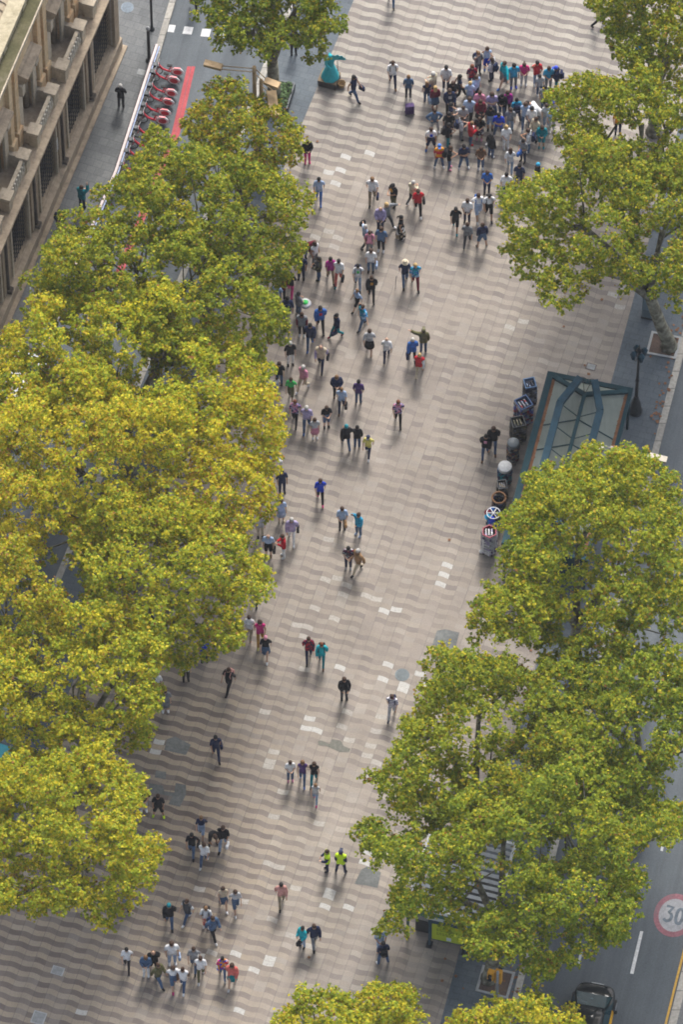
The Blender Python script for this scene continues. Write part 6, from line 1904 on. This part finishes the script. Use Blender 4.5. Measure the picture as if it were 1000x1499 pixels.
# ------------------------------------------------------------------ slatted pavilion under the near right tree
def pavilion():
    Z = 2.9
    A = G(633, 1205, Z); B = G(757, 1236, Z); C_ = G(600, 1326, Z)
    w = B - A; w.z = 0; W = w.length; wx = w / W; ly = Vector((wx.y, -wx.x, 0)); L = (C_ - A).dot(ly)
    M = Matrix(((wx.x, ly.x, 0, 0), (wx.y, ly.y, 0, 0), (0, 0, 1, 0), (0, 0, 0, 1)))
    root = empty("pavilion", (A.x, A.y, 0), 0, "pavilion with grey slatted roof and white edges under the near right tree", "pavilion")
    for x in (.08, W - .08):
        for y in (.08, L * .5, L - .08):
            mb = MB(); mb.box((x - .05, y - .05, 0), (x + .05, y + .05, Z - .12), M); mb.build("post", plain("green_post", (.03, .09, .075), .45), root)
    for lo, hi in (((0, 0, Z - .12), (.10, L, Z + .10)), ((W - .10, 0, Z - .12), (W, L, Z + .10)), ((.10, 0, Z - .12), (W - .10, .10, Z + .10)), ((.10, L - .10, Z - .12), (W - .10, L, Z + .10))):
        mb = MB(); mb.box(lo, hi, M); mb.build("roof_frame", M_WHITE, root)
    n = 13
    for k in range(n):
        y = .22 + (L - .44) * k / (n - 1)
        mb = MB(); Mx = M @ Matrix.Translation((0, y, Z)) @ Matrix.Rotation(R(-24), 4, 'X')
        mb.box((.11, -.075, -.012), (W - .11, .075, .012), Mx); mb.build("roof_slat", plain("slat_grey", (.52, .53, .55), .5, .1), root)
    mb = MB(); mb.box((.05, L + .003, Z - .5), (W - .05, L + .06, Z - .13), M); mb.build("fascia", plain("green_fascia", (.05, .14, .11), .5), root)
    mb = MB(); mb.box((.3, .6, 0.02), (W - .3, L - .5, 1.0), M); mb.build("counter", M_STEEL, root)
    return root
pavilion()
def panel():
    g0 = G(629, 1383); g1 = G(681, 1394)
    d = g1 - g0; W = d.length; a = math.atan2(d.y, d.x)
    root = empty("advert_panel", g0, a, "yellow green panel with a small picture in dark frame beside the pavilion", "sign panel")
    for x in (0, W):
        mb = MB(); mb.box((x - .05, -.05, 0), (x + .05, .05, 2.45)); mb.build("post", M_TEAL2, root)
        mb = MB(); mb.box((x - .12, -.16, 0), (x + .12, .16, .06)); mb.build("foot", M_STEEL, root)
    mb = MB(); mb.box((.05, -.04, .60), (W - .05, .04, 2.35)); mb.build("board", M_TEAL2, root)
    mb = MB(); mb.box((-.10, -.16, 2.45), (W + .10, .16, 2.56)); mb.build("top_rail", plain("pale_rail", (.50, .52, .50), .5), root)
    mb = MB(); mb.box((.10, -.052, .68), (W - .10, -.042, 1.95)); pn = mb.build("poster", plain("yellow_green_poster", (.36, .43, .015), .5, 0, .06, 2), root)
    mb = MB()
    for r, (z, w) in enumerate(((1.62, .62), (1.54, .7), (1.46, .66), (1.30, .7), (1.22, .64), (1.14, .6))):
        x = .30
        while x < .24 + w * W * .75:
            ln = random.uniform(.05, .12); mb.box((x, -.056, z - .018), (x + ln, -.053, z + .018)); x += ln + .04
    mb.build("print_lines", plain("dark_green_ink", (.10, .14, .01), .6), pn)
    mb = MB(); mb.box((W * .48, -.058, .76), (W * .48 + .20, -.053, 1.02)); mb.build("picture", plain("pale_picture", (.45, .52, .58), .5, 0, .3, 20), pn)
panel()
def bollard(px, py):
    root = empty("bollard", G(px, py), 0, "slim dark bollard at the tip of the hanging green bough", "bollard")
    mb = MB(); mb.lathe([(.09, 0), (.09, .08), (.06, .12), (.06, .85), (.075, .9), (.04, 1.0), (.01, 1.02)], 12); mb.build("shaft", M_STEEL, root)
    mb = MB(); mb.lathe([(.066, .70), (.066, .78)], 12, None, True, False); mb.build("band", M_GREY, root)
bollard(576, 1323)

# ------------------------------------------------------------------ traffic light by the near pit
def traffic_light():
    root = empty("traffic_light", G(727, 1478), R(-20), "yellow traffic light on a grey pole in front of the near tree pit", "traffic light")
    mb = MB(); mb.tube([(0, 0, 0), (0, 0, 3.3)], [.07, .055], 10); mb.build("pole", M_GREY, root)
    y = plain("signal_yellow", (.62, .30, .02), .45, 0, .1, 4)
    mb = MB(); mb.box((-.15, .02, 2.2), (.15, .25, 3.1)); h = mb.build("signal_head", y, root, .03)
    mb = MB(); mb.box((-.42, -.12, 2.55), (-.14, .12, 3.15)); h2 = mb.build("signal_head", y, root, .03)
    for k in range(3):
        mb = MB(); mb.lathe([(.09, 0), (.10, .13)], 12, Matrix.Translation((0, .25, 2.35 + .29 * k)) @ Matrix.Rotation(-math.pi / 2, 4, 'X'), True, True); mb.build("visor", M_BLACK, h)
    for k in range(2):
        mb = MB(); mb.lathe([(.075, 0), (.085, .10)], 12, Matrix.Translation((-.28, -.12, 2.70 + .28 * k)) @ Matrix.Rotation(math.pi / 2, 4, 'X'), True, True); mb.build("visor", M_BLACK, h2)
traffic_light()

# fallen leaves under the trees
def litter():
    mb = MB(); rr = random.Random(5)
    spots = [(E2(y) - 30 + rr.gauss(0, 60), y) for y in [rr.uniform(150, 1480) for _ in range(60)]] + [(E1(y) + 20 + rr.gauss(0, 45), y) for y in [rr.uniform(100, 1300) for _ in range(60)]] + [(K3(y) - 14 + rr.gauss(0, 6), y) for y in [rr.uniform(450, 1480) for _ in range(240)]]
    for px, py in spots:
        p = G(px, py, .02 + rr.uniform(0, .02)); s = rr.uniform(.05, .09); a = rr.uniform(0, 6.28)
        mb.add([(p.x + s * math.cos(a + k * 1.57), p.y + s * math.sin(a + k * 1.57), p.z + rr.uniform(-.008, .02)) for k in range(4)], [(0, 1, 2, 3)])
    o = mb.build("fallen_leaves", M_LITTER); tag(o, "scattered brown leaves fallen on the paving and along the kerb", "fallen leaves", None, "stuff")
litter()
# ------------------------------------------------------------------ camera, sky, sun
cam = bpy.data.cameras.new("camera"); co = bpy.data.objects.new("camera", cam); COL.objects.link(co)
co.location = CAM
rot = Matrix((RT, UP, -FWD)).transposed()
co.rotation_euler = rot.to_euler()
cam.sensor_fit = 'VERTICAL'; cam.sensor_height = 24.0; cam.lens = 24.0 * F / 1499.0
cam.clip_start = 1.0; cam.clip_end = 3000.0
SC.camera = co
tosun = Vector((0.15, 0.82, 1.02)).normalized()
EL = math.asin(tosun.z); AZ = math.atan2(tosun.x, tosun.y)
sun = bpy.data.lights.new("sun", 'SUN'); so = bpy.data.objects.new("sun", sun); COL.objects.link(so)
so.rotation_euler = tosun.to_track_quat('Z', 'Y').to_euler()
sun.energy = 1.7; sun.angle = R(12); sun.color = (1.0, 0.955, 0.90)
wd = bpy.data.worlds.new("World"); SC.world = wd; wd.use_nodes = True
nt = wd.node_tree; bg = nt.nodes["Background"]
sk = nt.nodes.new("ShaderNodeTexSky"); sk.sky_type = 'NISHITA'; sk.sun_disc = False
sk.sun_elevation = EL; sk.sun_rotation = AZ; sk.altitude = 0; sk.air_density = 1.0; sk.dust_density = 5.0; sk.ozone_density = 1.0
hs = nt.nodes.new("ShaderNodeHueSaturation"); hs.inputs["Saturation"].default_value = 0.62   # thin cloud greys the blue
nt.links.new(sk.outputs[0], hs.inputs["Color"]); nt.links.new(hs.outputs[0], bg.inputs[0]); bg.inputs[1].default_value = 0.15
SC.view_settings.view_transform = 'Standard'; SC.view_settings.look = 'None'; SC.view_settings.gamma = 1.0
SC.view_settings.exposure = 0.87
SC.render.engine = 'CYCLES'
SC.cycles.max_bounces = 6; SC.cycles.transparent_max_bounces = 8

# thin city haze between the helicopter-high camera and the street
mb = MB(); mb.box((-420, -420, -1.2), (420, 420, 285))
hz = mb.build("haze", None)
hz["kind"] = "stuff"; hz["label"] = "thin pale city haze in the air over the street"
hm = bpy.data.materials.new("haze_volume"); hm.use_nodes = True
for n in list(hm.node_tree.nodes):
    if n.type == 'BSDF_PRINCIPLED': hm.node_tree.nodes.remove(n)
pv = hm.node_tree.nodes.new("ShaderNodeVolumePrincipled")
pv.inputs["Color"].default_value = (0.90, 0.94, 1.0, 1); pv.inputs["Density"].default_value = 0.00010; pv.inputs["Anisotropy"].default_value = 0.2
hm.node_tree.links.new(pv.outputs[0], [n for n in hm.node_tree.nodes if n.type == 'OUTPUT_MATERIAL'][0].inputs["Volume"])
hz.data.materials.clear(); hz.data.materials.append(hm)
SC.cycles.volume_bounces = 0
SC.cycles.filter_width = 1.8      # the long lens draws a little softly
